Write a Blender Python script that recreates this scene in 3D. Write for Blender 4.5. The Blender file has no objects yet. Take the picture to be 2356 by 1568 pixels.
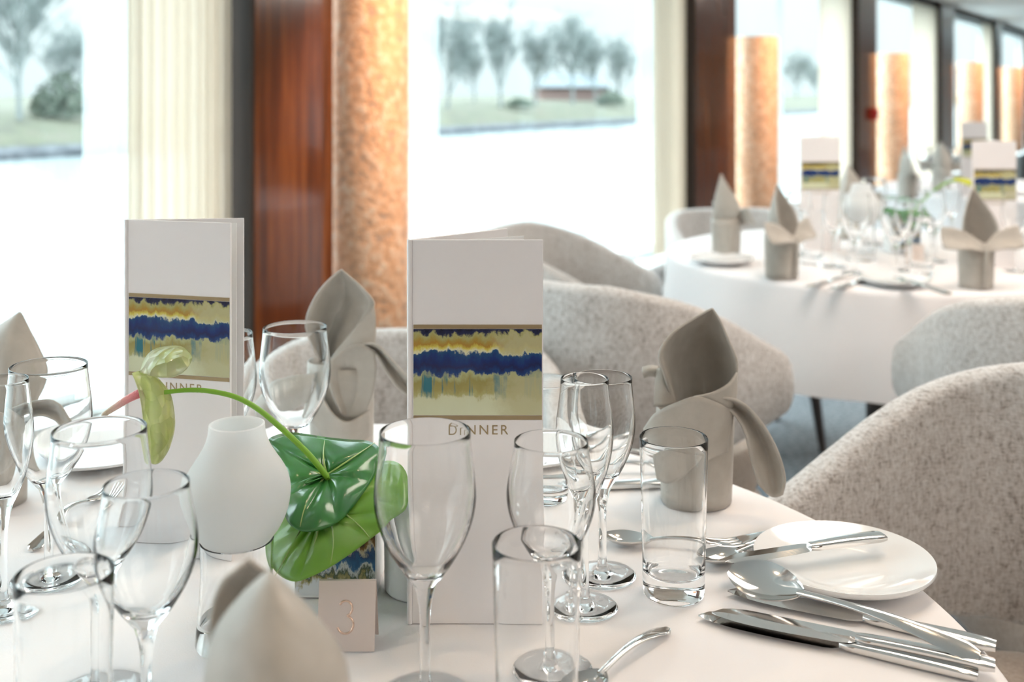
import bpy, math, random
from mathutils import Vector, Matrix, Euler, noise
random.seed(7)
PI = math.pi
C = bpy.context.scene.collection
SC = bpy.context.scene
F = 2500.0; HZ = 215.0; CX = 1178.0; CZ = 1.157; TZ = 0.74

# ------------------------------------------------------------------ measuring helpers
def PD(px, py, d):                       # point at a distance d in front of the viewpoint
    return Vector(((px - CX) * d / F, d, CZ - (py - HZ) * d / F))
def PZ(px, py, z=TZ):                    # point at a height z
    d = (CZ - z) * F / (py - HZ)
    return Vector(((px - CX) * d / F, d, z))

# ------------------------------------------------------------------ mesh helpers
class MB:
    def __init__(s): s.v = []; s.f = []; s.uv = {}
    def add(s, vs, fs):
        o = len(s.v); s.v += [tuple(p) for p in vs]; s.f += [tuple(i + o for i in f) for f in fs]; return o
    def box(s, x0, x1, y0, y1, z0, z1, M=None):
        vs = [Vector((x, y, z)) for z in (z0, z1) for y in (y0, y1) for x in (x0, x1)]
        if M: vs = [M @ p for p in vs]
        s.add(vs, [(0, 2, 3, 1), (4, 5, 7, 6), (0, 1, 5, 4), (2, 6, 7, 3), (0, 4, 6, 2), (1, 3, 7, 5)])
    def rings(s, rings, closed=True, cap0=True, cap1=True):
        n = len(rings[0]); o = len(s.v)
        for r in rings: s.v += [tuple(p) for p in r]
        for i in range(len(rings) - 1):
            for j in range(n if closed else n - 1):
                k = (j + 1) % n
                s.f.append((o + i*n + j, o + i*n + k, o + (i+1)*n + k, o + (i+1)*n + j))
        if closed and cap0: s.f.append(tuple(o + j for j in reversed(range(n))))
        if closed and cap1: s.f.append(tuple(o + (len(rings)-1)*n + j for j in range(n)))
    def lathe(s, prof, n=48, cap0=False, cap1=False, c=(0, 0, 0)):
        rg = []
        for r, z in prof:
            rg.append([(c[0] + r*math.cos(2*PI*j/n), c[1] + r*math.sin(2*PI*j/n), c[2] + z) for j in range(n)])
        s.rings(rg, True, cap0, cap1)
    def tube(s, pts, rad, n=10):
        pts = [Vector(p) for p in pts]
        if not hasattr(rad, '__len__'): rad = [rad] * len(pts)
        rg = []; up = Vector((0, 0, 1))
        t0 = (pts[1] - pts[0]).normalized()
        a = t0.cross(up) if abs(t0.z) < .95 else t0.cross(Vector((1, 0, 0)))
        a.normalize()
        for i, p in enumerate(pts):
            t = (pts[min(i+1, len(pts)-1)] - pts[max(i-1, 0)]).normalized()
            a = (a - t * a.dot(t)).normalized(); b = t.cross(a)
            rg.append([p + (a*math.cos(2*PI*j/n) + b*math.sin(2*PI*j/n)) * rad[i] for j in range(n)])
        s.rings(rg)
    def build(s, name, m, parent=None, smooth=True, angle=40, bevel=0, subsurf=0, solid=0):
        me = bpy.data.meshes.new(name); me.from_pydata(s.v, [], s.f); me.update()
        o = bpy.data.objects.new(name, me); C.objects.link(o)
        if m: me.materials.append(m)
        if parent: o.parent = parent
        if smooth:
            me.polygons.foreach_set('use_smooth', [True]*len(me.polygons))
            try: me.set_sharp_from_angle(angle=math.radians(angle))
            except Exception: pass
        if solid:
            k = o.modifiers.new('solid', 'SOLIDIFY'); k.thickness = solid; k.offset = 0
        if bevel:
            k = o.modifiers.new('bevel', 'BEVEL'); k.width = bevel; k.segments = 3; k.limit_method = 'ANGLE'
        if subsurf:
            k = o.modifiers.new('sub', 'SUBSURF'); k.levels = subsurf; k.render_levels = subsurf
        return o

def crom(p0, p1, p2, p3, t):
    return 0.5*((2*p1) + (-p0+p2)*t + (2*p0-5*p1+4*p2-p3)*t*t + (-p0+3*p1-3*p2+p3)*t**3)
def spline(pts, k):
    pts = [Vector(p) for p in pts]; n = len(pts); out = []
    for i in range(n-1):
        a = pts[i-1] if i else pts[0]*2-pts[1]; b = pts[i]; c = pts[i+1]
        d = pts[i+2] if i+2 < n else pts[-1]*2-pts[-2]
        for q in range(k): out.append(crom(a, b, c, d, q/k))
    out.append(pts[-1]); return out
def net_surface(mb, net, k=6):
    """smooth sheet through a control net (rows of points)"""
    rows = [spline(r, k) for r in net]
    cols = [spline([rows[i][j] for i in range(len(rows))], k) for j in range(len(rows[0]))]
    nr, nc = len(cols[0]), len(cols)
    o = len(mb.v)
    for i in range(nr):
        for j in range(nc): mb.v.append(tuple(cols[j][i]))
    for i in range(nr-1):
        for j in range(nc-1):
            mb.f.append((o+i*nc+j, o+i*nc+j+1, o+(i+1)*nc+j+1, o+(i+1)*nc+j))

def tag(o, label=None, cat=None, group=None, kind=None):
    if label: o['label'] = label
    if cat: o['category'] = cat
    if group: o['group'] = group
    if kind: o['kind'] = kind
    return o
def thing(name, loc, label, cat, group=None, rz=0):
    o = bpy.data.objects.new(name, None); C.objects.link(o); o.empty_display_size = .02
    o.location = loc; o.rotation_euler = (0, 0, rz)
    return tag(o, label, cat, group)
def dup(root, loc, rz=0, label=None, group=None, scale=None):
    r = root.copy(); C.objects.link(r); r.location = loc; r.rotation_euler = (0, 0, rz)
    if scale: r.scale = (scale,)*3
    if label: r['label'] = label
    if group: r['group'] = group
    for ch in list(root.children):
        c = ch.copy(); C.objects.link(c); c.parent = r
        for g in list(ch.children):
            e = g.copy(); C.objects.link(e); e.parent = c
    return r

# ------------------------------------------------------------------ materials
def newmat(name):
    m = bpy.data.materials.new(name); m.use_nodes = True
    nt = m.node_tree; b = nt.nodes['Principled BSDF']
    return m, nt, b
def setp(b, **k):
    for a, v in k.items():
        a = a.replace('_', ' ')
        if a in b.inputs: b.inputs[a].default_value = v
def mat(name, col, rough=.5, metal=0, **k):
    m, nt, b = newmat(name)
    setp(b, Base_Color=(*col, 1), Roughness=rough, Metallic=metal, **k); return m
def N(nt, t, **k):
    n = nt.nodes.new(t)
    for a, v in k.items(): setattr(n, a, v)
    return n
def L(nt, a, b): nt.links.new(a, b)
def ramp(nt, stops, interp='LINEAR'):
    r = N(nt, 'ShaderNodeValToRGB'); e = r.color_ramp; e.interpolation = interp
    while len(e.elements) > 1: e.elements.remove(e.elements[-1])
    e.elements[0].position = stops[0][0]; e.elements[0].color = (*stops[0][1], 1)
    for p, c in stops[1:]:
        q = e.elements.new(p); q.color = (*c, 1)
    return r
def coords(nt, kind='Object', scale=(1, 1, 1), loc=(0, 0, 0)):
    tc = N(nt, 'ShaderNodeTexCoord'); mp = N(nt, 'ShaderNodeMapping')
    mp.inputs['Scale'].default_value = scale; mp.inputs['Location'].default_value = loc
    L(nt, tc.outputs[kind], mp.inputs['Vector']); return mp.outputs['Vector']
def noise_tex(nt, vec, scale, detail=3, rough=.5):
    n = N(nt, 'ShaderNodeTexNoise'); n.inputs['Scale'].default_value = scale
    n.inputs['Detail'].default_value = detail; n.inputs['Roughness'].default_value = rough
    L(nt, vec, n.inputs['Vector']); return n.outputs['Fac']
def bump(nt, b, h, strength, dist=.002):
    n = N(nt, 'ShaderNodeBump'); n.inputs['Strength'].default_value = strength; n.inputs['Distance'].default_value = dist
    L(nt, h, n.inputs['Height']); L(nt, n.outputs['Normal'], b.inputs['Normal'])
def math_n(nt, op, a, b=None):
    n = N(nt, 'ShaderNodeMath', operation=op)
    for i, x in enumerate((a, b)):
        if x is None: continue
        if isinstance(x, (int, float)): n.inputs[i].default_value = x
        else: L(nt, x, n.inputs[i])
    return n.outputs[0]
def add_translucent(m, col, fac):
    nt = m.node_tree; b = nt.nodes['Principled BSDF']; out = nt.nodes['Material Output']
    t = N(nt, 'ShaderNodeBsdfTranslucent'); t.inputs['Color'].default_value = (*col, 1)
    mx = N(nt, 'ShaderNodeMixShader'); mx.inputs[0].default_value = fac
    L(nt, b.outputs[0], mx.inputs[1]); L(nt, t.outputs[0], mx.inputs[2]); L(nt, mx.outputs[0], out.inputs['Surface'])
    return t

M = {}
def glassmat(name, col=(1, 1, 1), ior=1.45):
    m, nt, b = newmat(name)
    setp(b, Base_Color=(*col, 1), Roughness=0.0, IOR=ior, Transmission_Weight=1.0); return m
M['glass'] = glassmat('clear_glass', (.995, 1, 1), 1.34)
M['steel'] = mat('polished_steel', (.68, .665, .645), .10, 1)
M['china'] = mat('glazed_china', (.86, .86, .86), .12, 0, Coat_Weight=.5, Coat_Roughness=.03)
# tablecloth
m, nt, b = newmat('white_linen'); M['linen'] = m
setp(b, Base_Color=(.84, .815, .82, 1), Roughness=.8, Sheen_Weight=.15)
v = coords(nt)
f1 = noise_tex(nt, v, 5, 3); f2 = noise_tex(nt, v, 900, 2)
bump(nt, b, math_n(nt, 'ADD', math_n(nt, 'MULTIPLY', f1, 3.0), math_n(nt, 'MULTIPLY', f2, .08)), .35, .004)
# napkin cloth
m, nt, b = newmat('taupe_napkin_cloth'); M['napkin'] = m
setp(b, Roughness=.42, Sheen_Weight=.2, Sheen_Roughness=.4)
v = coords(nt); r = ramp(nt, [(.3, (.46, .425, .375)), (.7, (.54, .50, .445))]); L(nt, noise_tex(nt, v, 60, 3), r.inputs[0])
L(nt, r.outputs[0], b.inputs['Base Color'])
bump(nt, b, math_n(nt, 'ADD', noise_tex(nt, v, 28, 3), math_n(nt, 'MULTIPLY', noise_tex(nt, v, 1400, 1), .12)), .3, .0035)
add_translucent(m, (.4, .37, .33), .12)
# tweed upholstery
def tweed(name, dark, midc, light):
    m, nt, b = newmat(name)
    setp(b, Roughness=.95, Sheen_Weight=.5, Sheen_Roughness=.5)
    v1 = coords(nt, 'Object', (1, 1, .45)); v2 = coords(nt, 'Object', (.5, .5, 1.6)); 
    n1 = noise_tex(nt, v1, 230, 2, .6); n2 = noise_tex(nt, v2, 250, 2, .6); n3 = noise_tex(nt, v1, 40, 2)
    s = math_n(nt, 'ADD', math_n(nt, 'MULTIPLY', n1, .55), math_n(nt, 'MULTIPLY', n2, .45))
    s2 = math_n(nt, 'ADD', math_n(nt, 'MULTIPLY', s, .85), math_n(nt, 'MULTIPLY', n3, .15))
    r = ramp(nt, [(.36, dark), (.47, midc), (.60, light)]); L(nt, s2, r.inputs[0])
    L(nt, r.outputs[0], b.inputs['Base Color'])
    bump(nt, b, s, .8, .004)
    return m
M['tweed'] = tweed('grey_tweed', (.27, .235, .21), (.49, .462, .44), (.62, .602, .585))
M['seat'] = tweed('tan_tweed', (.40, .32, .26), (.52, .43, .36), (.60, .52, .45))
M['darkleg'] = mat('dark_wood_leg', (.06, .045, .04), .4)
# mahogany
m, nt, b = newmat('mahogany'); M['wood'] = m
setp(b, Roughness=.14, Coat_Weight=.35, Coat_Roughness=.06)
v = coords(nt, 'Object', (1, 1, .06))
r = ramp(nt, [(.25, (.048, .013, .006)), (.5, (.115, .033, .011)), (.75, (.25, .082, .022))])
L(nt, noise_tex(nt, v, 26, 4, .6), r.inputs[0]); L(nt, r.outputs[0], b.inputs['Base Color'])
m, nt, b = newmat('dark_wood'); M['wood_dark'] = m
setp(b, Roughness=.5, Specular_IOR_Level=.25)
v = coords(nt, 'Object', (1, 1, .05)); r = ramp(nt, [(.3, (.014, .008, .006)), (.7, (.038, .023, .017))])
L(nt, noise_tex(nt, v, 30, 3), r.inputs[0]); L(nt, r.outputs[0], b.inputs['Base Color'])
# hammered copper
m, nt, b = newmat('hammered_copper'); M['copper'] = m
setp(b, Metallic=.12, Roughness=.5)
v = coords(nt, 'Object')
n1 = noise_tex(nt, v, 38, 3, .6); n2 = noise_tex(nt, v, 110, 3, .6)
r = ramp(nt, [(.34, (.58, .40, .30)), (.44, (.80, .45, .25)), (.54, (.90, .57, .36)), (.66, (.93, .74, .57))]); L(nt, n1, r.inputs[0])
L(nt, r.outputs[0], b.inputs['Base Color']); bump(nt, b, math_n(nt, 'ADD', n1, math_n(nt, 'MULTIPLY', n2, .4)), .8, .012)
# paper
M['card'] = mat('cream_card', (.85, .82, .82), .45)
M['page'] = mat('white_page', (.88, .88, .87), .6)
M['gold'] = mat('gold_foil', (.36, .27, .15), .42, .45)
M['rosecard'] = mat('blush_card', (.70, .60, .545), .5)
M['rosefoil'] = mat('rose_foil', (.80, .58, .46), .22, .9)
# abstract painting
def painting(name, dark=False):
    m, nt, b = newmat(name); setp(b, Roughness=.22, Coat_Weight=.3, Coat_Roughness=.08)
    tc = N(nt, 'ShaderNodeTexCoord'); sx = N(nt, 'ShaderNodeSeparateXYZ'); L(nt, tc.outputs['Generated'], sx.inputs[0])
    x, z = sx.outputs['X'], sx.outputs['Z']
    mp = N(nt, 'ShaderNodeMapping'); L(nt, tc.outputs['Generated'], mp.inputs['Vector']); mp.inputs['Scale'].default_value = (4.2, 1, 2.0)
    mp2 = N(nt, 'ShaderNodeMapping'); L(nt, tc.outputs['Generated'], mp2.inputs['Vector']); mp2.inputs['Scale'].default_value = (13, 1, .7)
    mp3 = N(nt, 'ShaderNodeMapping'); L(nt, tc.outputs['Generated'], mp3.inputs['Vector']); mp3.inputs['Scale'].default_value = (3, 1, 2)
    mp3.inputs['Location'].default_value = (3.1, 0, 5.2)
    a = noise_tex(nt, mp.outputs[0], 1.8, 6, .62); drip = noise_tex(nt, mp2.outputs[0], 1.0, 4, .6); c3 = noise_tex(nt, mp3.outputs[0], 1.6, 5, .65)
    amp = .75 if dark else .36
    vv = math_n(nt, 'SUBTRACT', 1.0, z)
    vv = math_n(nt, 'ADD', vv, math_n(nt, 'MULTIPLY', math_n(nt, 'SUBTRACT', a, .5), amp))
    vv = math_n(nt, 'ADD', vv, math_n(nt, 'MULTIPLY', math_n(nt, 'SUBTRACT', drip, .5), .12))
    if dark:
        st = [(0, (.01, .012, .03)), (.18, (.42, .42, .36)), (.26, (.02, .02, .02)), (.38, (.20, .11, .03)), (.44, (.55, .50, .36)), (.5, (.02, .06, .16)),
              (.62, (.03, .12, .25)), (.68, (.6, .62, .6)), (.75, (.05, .08, .05)), (.82, (.35, .30, .12)), (.9, (.7, .72, .74))]
    else:
        st = [(0, (.008, .010, .035)), (.045, (.014, .02, .07)), (.07, (.42, .40, .16)), (.13, (.40, .30, .07)), (.18, (.40, .22, .035)), (.23, (.66, .56, .10)),
              (.275, (.74, .74, .50)), (.295, (.012, .07, .20)), (.36, (.006, .028, .16)), (.44, (.006, .014, .085)), (.50, (.008, .045, .19)),
              (.525, (.46, .47, .24)), (.60, (.33, .29, .09)), (.70, (.38, .33, .11)), (.76, (.44, .41, .17)), (.80, (.64, .66, .44)), (1.0, (.66, .69, .48))]
    r = ramp(nt, st); L(nt, vv, r.inputs[0])
    col = r.outputs[0]
    if not dark:
        # teal drips in the olive zone
        zone = ramp(nt, [(.50, (0, 0, 0)), (.56, (1, 1, 1)), (.74, (1, 1, 1)), (.82, (0, 0, 0))]); L(nt, vv, zone.inputs[0])
        dm = ramp(nt, [(.52, (0, 0, 0)), (.58, (1, 1, 1))]); L(nt, drip, dm.inputs[0])
        mk = math_n(nt, 'MULTIPLY', zone.outputs[0], dm.outputs[0])
        mx = N(nt, 'ShaderNodeMix', data_type='RGBA'); L(nt, mk, mx.inputs[0]); L(nt, col, mx.inputs[6]); mx.inputs[7].default_value = (.03, .17, .22, 1)
        col = mx.outputs[2]
        # pale beige on the right hand side, except the blue band
        pz = ramp(nt, [(.26, (1, 1, 1)), (.30, (0, 0, 0)), (.50, (0, 0, 0)), (.56, (1, 1, 1))]); L(nt, vv, pz.inputs[0])
        px = ramp(nt, [(.55, (0, 0, 0)), (.78, (.85, .85, .85))]); L(nt, math_n(nt, 'ADD', x, math_n(nt, 'MULTIPLY', math_n(nt, 'SUBTRACT', c3, .5), .6)), px.inputs[0])
        top = ramp(nt, [(.06, (0, 0, 0)), (.1, (1, 1, 1))]); L(nt, vv, top.inputs[0])
        mk = math_n(nt, 'MULTIPLY', math_n(nt, 'MULTIPLY', pz.outputs[0], px.outputs[0]), top.outputs[0])
        mx = N(nt, 'ShaderNodeMix', data_type='RGBA'); L(nt, mk, mx.inputs[0]); L(nt, col, mx.inputs[6]); mx.inputs[7].default_value = (.50, .48, .27, 1)
        col = mx.outputs[2]
        fl = ramp(nt, [(.70, (0, 0, 0)), (.74, (.8, .8, .8))]); L(nt, a, fl.inputs[0])
        mx = N(nt, 'ShaderNodeMix', data_type='RGBA'); L(nt, fl.outputs[0], mx.inputs[0]); L(nt, col, mx.inputs[6]); mx.inputs[7].default_value = (.66, .69, .48, 1)
        col = mx.outputs[2]
    L(nt, col, b.inputs['Base Color']); return m
M['art'] = painting('abstract_painting'); M['marble'] = painting('marbled_pattern', True)
# plant
def leafmat(name, c1, c2, c3, rough, tr):
    m, nt, b = newmat(name); setp(b, Roughness=rough, Coat_Weight=.35, Coat_Roughness=.12)
    v = coords(nt); r = ramp(nt, [(.3, c1), (.5, c2), (.7, c3)]); L(nt, noise_tex(nt, v, 22, 3), r.inputs[0]); L(nt, r.outputs[0], b.inputs['Base Color'])
    bump(nt, b, noise_tex(nt, v, 90, 3), .15, .002)
    add_translucent(m, (.30, .62, .08), tr); return m
M['leaf_dark'] = leafmat('glossy_dark_leaf', (.030, .15, .045), (.045, .21, .05), (.07, .28, .06), .22, .12)
M['leaf_light'] = leafmat('light_green_leaf', (.19, .42, .05), (.27, .50, .07), (.40, .60, .17), .35, .42)
M['stem'] = mat('green_stem', (.20, .42, .03), .4)
m, nt, b = newmat('pale_spathe'); M['spathe'] = m; setp(b, Roughness=.18, Coat_Weight=.6, Coat_Roughness=.08)
v = coords(nt); r = ramp(nt, [(.35, (.62, .72, .30)), (.5, (.84, .86, .55)), (.65, (.92, .89, .74))]); L(nt, noise_tex(nt, v, 45, 3), r.inputs[0]); L(nt, r.outputs[0], b.inputs['Base Color'])
vo = N(nt, 'ShaderNodeTexVoronoi'); vo.inputs['Scale'].default_value = 75; L(nt, v, vo.inputs['Vector'])
bump(nt, b, vo.outputs['Distance'], 1.0, .02); add_translucent(m, (.85, .88, .5), .5)
m, nt, b = newmat('pink_spadix'); M['spadix'] = m; setp(b, Roughness=.5)
tc = N(nt, 'ShaderNodeTexCoord'); sx = N(nt, 'ShaderNodeSeparateXYZ'); L(nt, tc.outputs['Generated'], sx.inputs[0])
r = ramp(nt, [(.15, (.55, .47, .36)), (.35, (.70, .48, .42)), (.65, (.78, .32, .33)), (.95, (.75, .20, .25))]); L(nt, sx.outputs['X'], r.inputs[0]); L(nt, r.outputs[0], b.inputs['Base Color'])
vo = N(nt, 'ShaderNodeTexVoronoi'); vo.inputs['Scale'].default_value = 600; L(nt, tc.outputs['Object'], vo.inputs['Vector']); bump(nt, b, vo.outputs['Distance'], .6, .001)
M['spathe_far'] = mat('yellow_green_spathe', (.55, .58, .05), .4)
# lamp
m = mat('frosted_glass', (.92, .93, .93), .5); M['frost'] = m; add_translucent(m, (.95, .96, .96), .55)
M['white'] = mat('white_ceramic', (.85, .86, .85), .25)
# window glass, thin
m, nt, b = newmat('window_glass'); M['pane'] = m
nt.nodes.remove(b); out = nt.nodes['Material Output']
tr = N(nt, 'ShaderNodeBsdfTransparent'); tr.inputs[0].default_value = (.93, .985, .985, 1)
gl = N(nt, 'ShaderNodeBsdfGlossy'); gl.inputs['Roughness'].default_value = .02
mx = N(nt, 'ShaderNodeMixShader'); mx.inputs[0].default_value = .03; L(nt, tr.outputs[0], mx.inputs[1]); L(nt, gl.outputs[0], mx.inputs[2]); L(nt, mx.outputs[0], out.inputs[0])
# sheer curtain
def sheer(name, see, col):
    m, nt, b = newmat(name); nt.nodes.remove(b); out = nt.nodes['Material Output']
    tr = N(nt, 'ShaderNodeBsdfTransparent'); df = N(nt, 'ShaderNodeBsdfDiffuse'); df.inputs[0].default_value = (*col, 1)
    tl = N(nt, 'ShaderNodeBsdfTranslucent'); tl.inputs[0].default_value = (*col, 1)
    m1 = N(nt, 'ShaderNodeMixShader'); m1.inputs[0].default_value = .6; L(nt, df.outputs[0], m1.inputs[1]); L(nt, tl.outputs[0], m1.inputs[2])
    m2 = N(nt, 'ShaderNodeMixShader'); m2.inputs[0].default_value = 1-see; L(nt, tr.outputs[0], m2.inputs[1]); L(nt, m1.outputs[0], m2.inputs[2]); L(nt, m2.outputs[0], out.inputs[0])
    return m
M['sheer'] = sheer('white_sheer', .30, (.58, .63, .63)); M['voile'] = sheer('cream_voile', .08, (.74, .64, .53))
M['wallwhite'] = mat('white_paint', (.82, .81, .79), .6)
M['wallwarm'] = mat('warm_wood_panel', (.42, .25, .15), .4)
M['ceil'] = mat('ceiling_white', (.80, .79, .77), .7)
M['alu'] = mat('white_window_frame', (.85, .88, .88), .4)
m, nt, b = newmat('grey_carpet'); M['carpet'] = m; setp(b, Roughness=.95)
v = coords(nt); r = ramp(nt, [(.35, (.12, .14, .16)), (.65, (.26, .28, .30))]); L(nt, noise_tex(nt, v, 60, 4), r.inputs[0]); L(nt, r.outputs[0], b.inputs['Base Color'])
# outside
m, nt, b = newmat('river_water'); M['water'] = m; setp(b, Base_Color=(.17, .195, .20, 1), Roughness=.18, IOR=1.33)
v = coords(nt, 'Object', (1, 1, 1)); bump(nt, b, noise_tex(nt, v, 1.6, 4), .5, .15)
m, nt, b = newmat('river_grass'); M['grass'] = m; setp(b, Roughness=.9)
v = coords(nt, 'Object', (1, 1, 4)); r = ramp(nt, [(.35, (.034, .034, .022)), (.5, (.046, .049, .027)), (.65, (.055, .049, .034))]); L(nt, noise_tex(nt, v, .9, 5), r.inputs[0]); L(nt, r.outputs[0], b.inputs['Base Color'])
m, nt, b = newmat('stone_revetment'); M['stone'] = m; setp(b, Roughness=.9)
v = coords(nt); r = ramp(nt, [(.4, (.022, .026, .034)), (.6, (.07, .075, .085))]); L(nt, noise_tex(nt, v, 2.5, 4), r.inputs[0]); L(nt, r.outputs[0], b.inputs['Base Color'])
M['bark'] = mat('pale_bark', (.13, .145, .145), .9); M['twig'] = mat('grey_green_twigs', (.17, .195, .19), .9)
M['bush'] = mat('dull_green_bush', (.075, .095, .072), .9)
M['brickwall'] = mat('faded_brick', (.17, .115, .105), .9); M['slate'] = mat('grey_slate_roof', (.10, .115, .13), .8)
M['red'] = mat('red_plastic', (.55, .02, .015), .35)

# ------------------------------------------------------------------ the room
AX = math.atan(1622.0/F); U = Vector((math.sin(AX), math.cos(AX), 0)); NN = Vector((math.cos(AX), -math.sin(AX), 0))
WX = 2.5
WALL = Matrix(((U.x, NN.x, 0, -WX), (U.y, NN.y, 0, 0), (0, 0, 1, 0), (0, 0, 0, 1)))   # local x along the wall, y into the room
def S(px, t=0.0):                          # place along the wall that shows at column px, for the plane t in front of it
    k = (px - CX)/F; w = WX - t/math.cos(AX)
    d = w/(math.tan(AX) - k); return (d - (-t*math.sin(AX)) )/U.y if False else ((d + t*math.sin(AX))/U.y)
CEIL = 1.99; S0, S1, TW = -3.0, 24.0, 7.0
def wbox(name, s0, s1, t0, t1, z0, z1, m, bevel=0, parent=None):
    mb = MB(); mb.box(s0, s1, t0, t1, z0, z1)
    o = mb.build(name, m, parent, smooth=False, bevel=bevel)
    if parent is None: o.matrix_world = WALL
    return o
def struct(o): o['kind'] = 'structure'; return o
struct(wbox('floor', S0, S1, -.3, TW, -.05, 0, M['carpet']))
struct(wbox('ceiling', S0, S1, -.3, TW, CEIL, CEIL+.06, M['ceil']))
mb = MB(); mb.box(S0, S1, -.30, -.10, 0, .40); mb.box(S0, S1, -.30, -.10, 1.955, CEIL)
o = mb.build('wall_left', M['wallwhite'], smooth=False); o.matrix_world = WALL; struct(o)
mb = MB(); mb.box(S0, S1, TW, TW+.2, 0, .5); mb.box(S0, S1, TW, TW+.2, 1.9, CEIL)
mb.box(S0, S0+.9, TW, TW+.2, .5, 1.9)
for k in range(10): mb.box(S0+1.7+2.6*k, S0+3.5+2.6*k, TW, TW+.2, .5, 1.9)
o = mb.build('wall_right', M['wallwarm'], smooth=False); o.matrix_world = WALL; struct(o)
struct(wbox('wall_far', S1, S1+.1, -.3, TW+.2, 0, CEIL, M['wallwhite']))
struct(wbox('wall_near', S0-.1, S0, -.3, TW+.2, 0, CEIL, M['wallwarm']))
struct(wbox('trim_1', S0, S1, -.12, -.02, 1.925, 1.97, M['wood_dark']))
struct(wbox('trim_2', S0, S1, -.12, .03, .37, .40, M['alu']))

# pillars: room face from column a to column b, near side visible left of it
pill = [(585, 768), (1600, 1694), (1975, 2018), (2166, 2196), (2292, 2306)]
spans = [(S(a), S(b)) for a, b in pill]
per = 2.82
allp = [(spans[0][0]-per, spans[0][1]-per)] + spans
for k in range(3): allp.append((allp[-1][0]+per, allp[-1][0]+per+.4))
for i, (a, b2) in enumerate(allp):
    mb = MB(); mb.box(a, b2, -.10, 0, 0, CEIL)
    o = mb.build('trim_%d' % (i+3), M['wood'], smooth=False, bevel=.004); o.matrix_world = WALL; struct(o)
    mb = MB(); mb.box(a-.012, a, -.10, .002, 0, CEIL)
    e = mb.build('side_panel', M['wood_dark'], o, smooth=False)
for i in range(len(allp)-1):
    a, b2 = allp[i][1], allp[i+1][0]
    mb = MB(); w = .05
    mb.box(a, b2, -.19, -.13, .40, .40+w); mb.box(a, b2, -.19, -.13, 1.955-w, 1.955)
    mb.box(a, a+w, -.19, -.13, .40+w, 1.955-w); mb.box(b2-w, b2, -.19, -.13, .40+w, 1.955-w)
    o = mb.build('window_%d' % (i+1), M['alu'], smooth=False); o.matrix_world = WALL; struct(o)
    mb = MB(); mb.box(a+w-.01, b2-w+.01, -.163, -.157, .44, 1.92)
    mb.build('pane', M['pane'], o, smooth=False)
# right hand side windows
for k in range(10):
    a = S0+.9+2.6*k
    mb = MB(); mb.box(a, a+.8, TW+.05, TW+.06, .5, 1.9)
    o = mb.build('window_%d' % (k+30), M['pane'], smooth=False); o.matrix_world = WALL; struct(o)

# curtains
def curtain(px0, px1, m, label, folds, amp=.016, t=-.05, z0=.42, z1=1.95, grp='curtains along the window wall'):
    a, b2 = S(px0, t), S(px1, t); n = max(40, int(folds*10)); mb = MB(); rows = []
    ph = random.random()*6
    for z in (z0, (z0+z1)/2, z1):
        rows.append([(a+(b2-a)*i/n, t + amp*math.sin(ph+2*PI*folds*i/n + .6*math.sin(9.0*i/n)), z) for i in range(n+1)])
    mb.rings(rows, closed=False)
    o = mb.build('curtain', m); o.matrix_world = WALL
    tag(o, label, 'curtain', grp); return o
curtain(186, 300, M['sheer'], 'flat sheer white curtain panel left of the gathered cream curtain at the first window', 2, .006, -.085)
curtain(288, 524, M['voile'], 'gathered cream curtain left of the widest mahogany pillar', 9)
curtain(925, 1014, M['sheer'], 'narrow sheer white curtain right of the largest copper panel', 3, .010, -.075)
curtain(1462, 1530, M['sheer'], 'sheer white curtain edge in the window behind the tall front menu, right side', 3, .006, -.085)
curtain(1508, 1581, M['voile'], 'gathered cream curtain left of the second mahogany pillar', 9)
curtain(1886, 1964, M['voile'], 'pale curtain left of the pillar with the red box', 8)
curtain(2098, 2156, M['voile'], 'pale curtain left of the fourth mahogany pillar', 8)
curtain(2262, 2286, M['voile'], 'small pale curtain left of the farthest mahogany pillar', 5)
curtain(1786, 1800, M['sheer'], 'thin sheer curtain strip right of the second copper panel', 2, .01, -.075)

# hammered copper half columns
lab = ['large hammered copper half-column panel beside the widest mahogany pillar', 'hammered copper panel right of the second mahogany pillar',
       'hammered copper panel right of the pillar with the red box', 'small copper panel right of the fourth pillar', 'smallest and farthest copper panel at the photo edge']
cols = [(766, 942, -14), (1692, 1791, 85), (2018, 2091, 123), (2205, 2261, 143), (2306, 2352, 155)]
WLIGHT = []
for i, (a, b2, yt) in enumerate(cols):
    t = .02
    sc = S((a+b2)/2, t); p = WALL @ Vector((sc, t, 0)); dist = p.y; rad = (b2-a)/2*dist/F*.99
    zt = CZ-(yt-HZ)*dist/F
    mb = MB(); rg = []
    for z, rr in ((.45, rad*.97), (.455, rad), (zt-.005, rad), (zt, rad*.97)):
        rg.append([(rr*math.cos(2*PI*j/40), rr*math.sin(2*PI*j/40), z) for j in range(40)])
    mb.rings(rg)
    o = thing('copper_wall_panel', (p.x, p.y, 0), lab[i], 'wall panel', 'copper panels on the window wall')
    mb.build('copper_sheet', M['copper'], o)
    mb = MB(); mb.box(sc-.03, sc+.03, -.11, .0, .5, zt-.05)
    q = mb.build('mounting_rail', M['wood_dark'], o, smooth=False); q.matrix_parent_inverse = o.matrix_basis.inverted() @ WALL
    WLIGHT.append((sc, zt))
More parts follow.
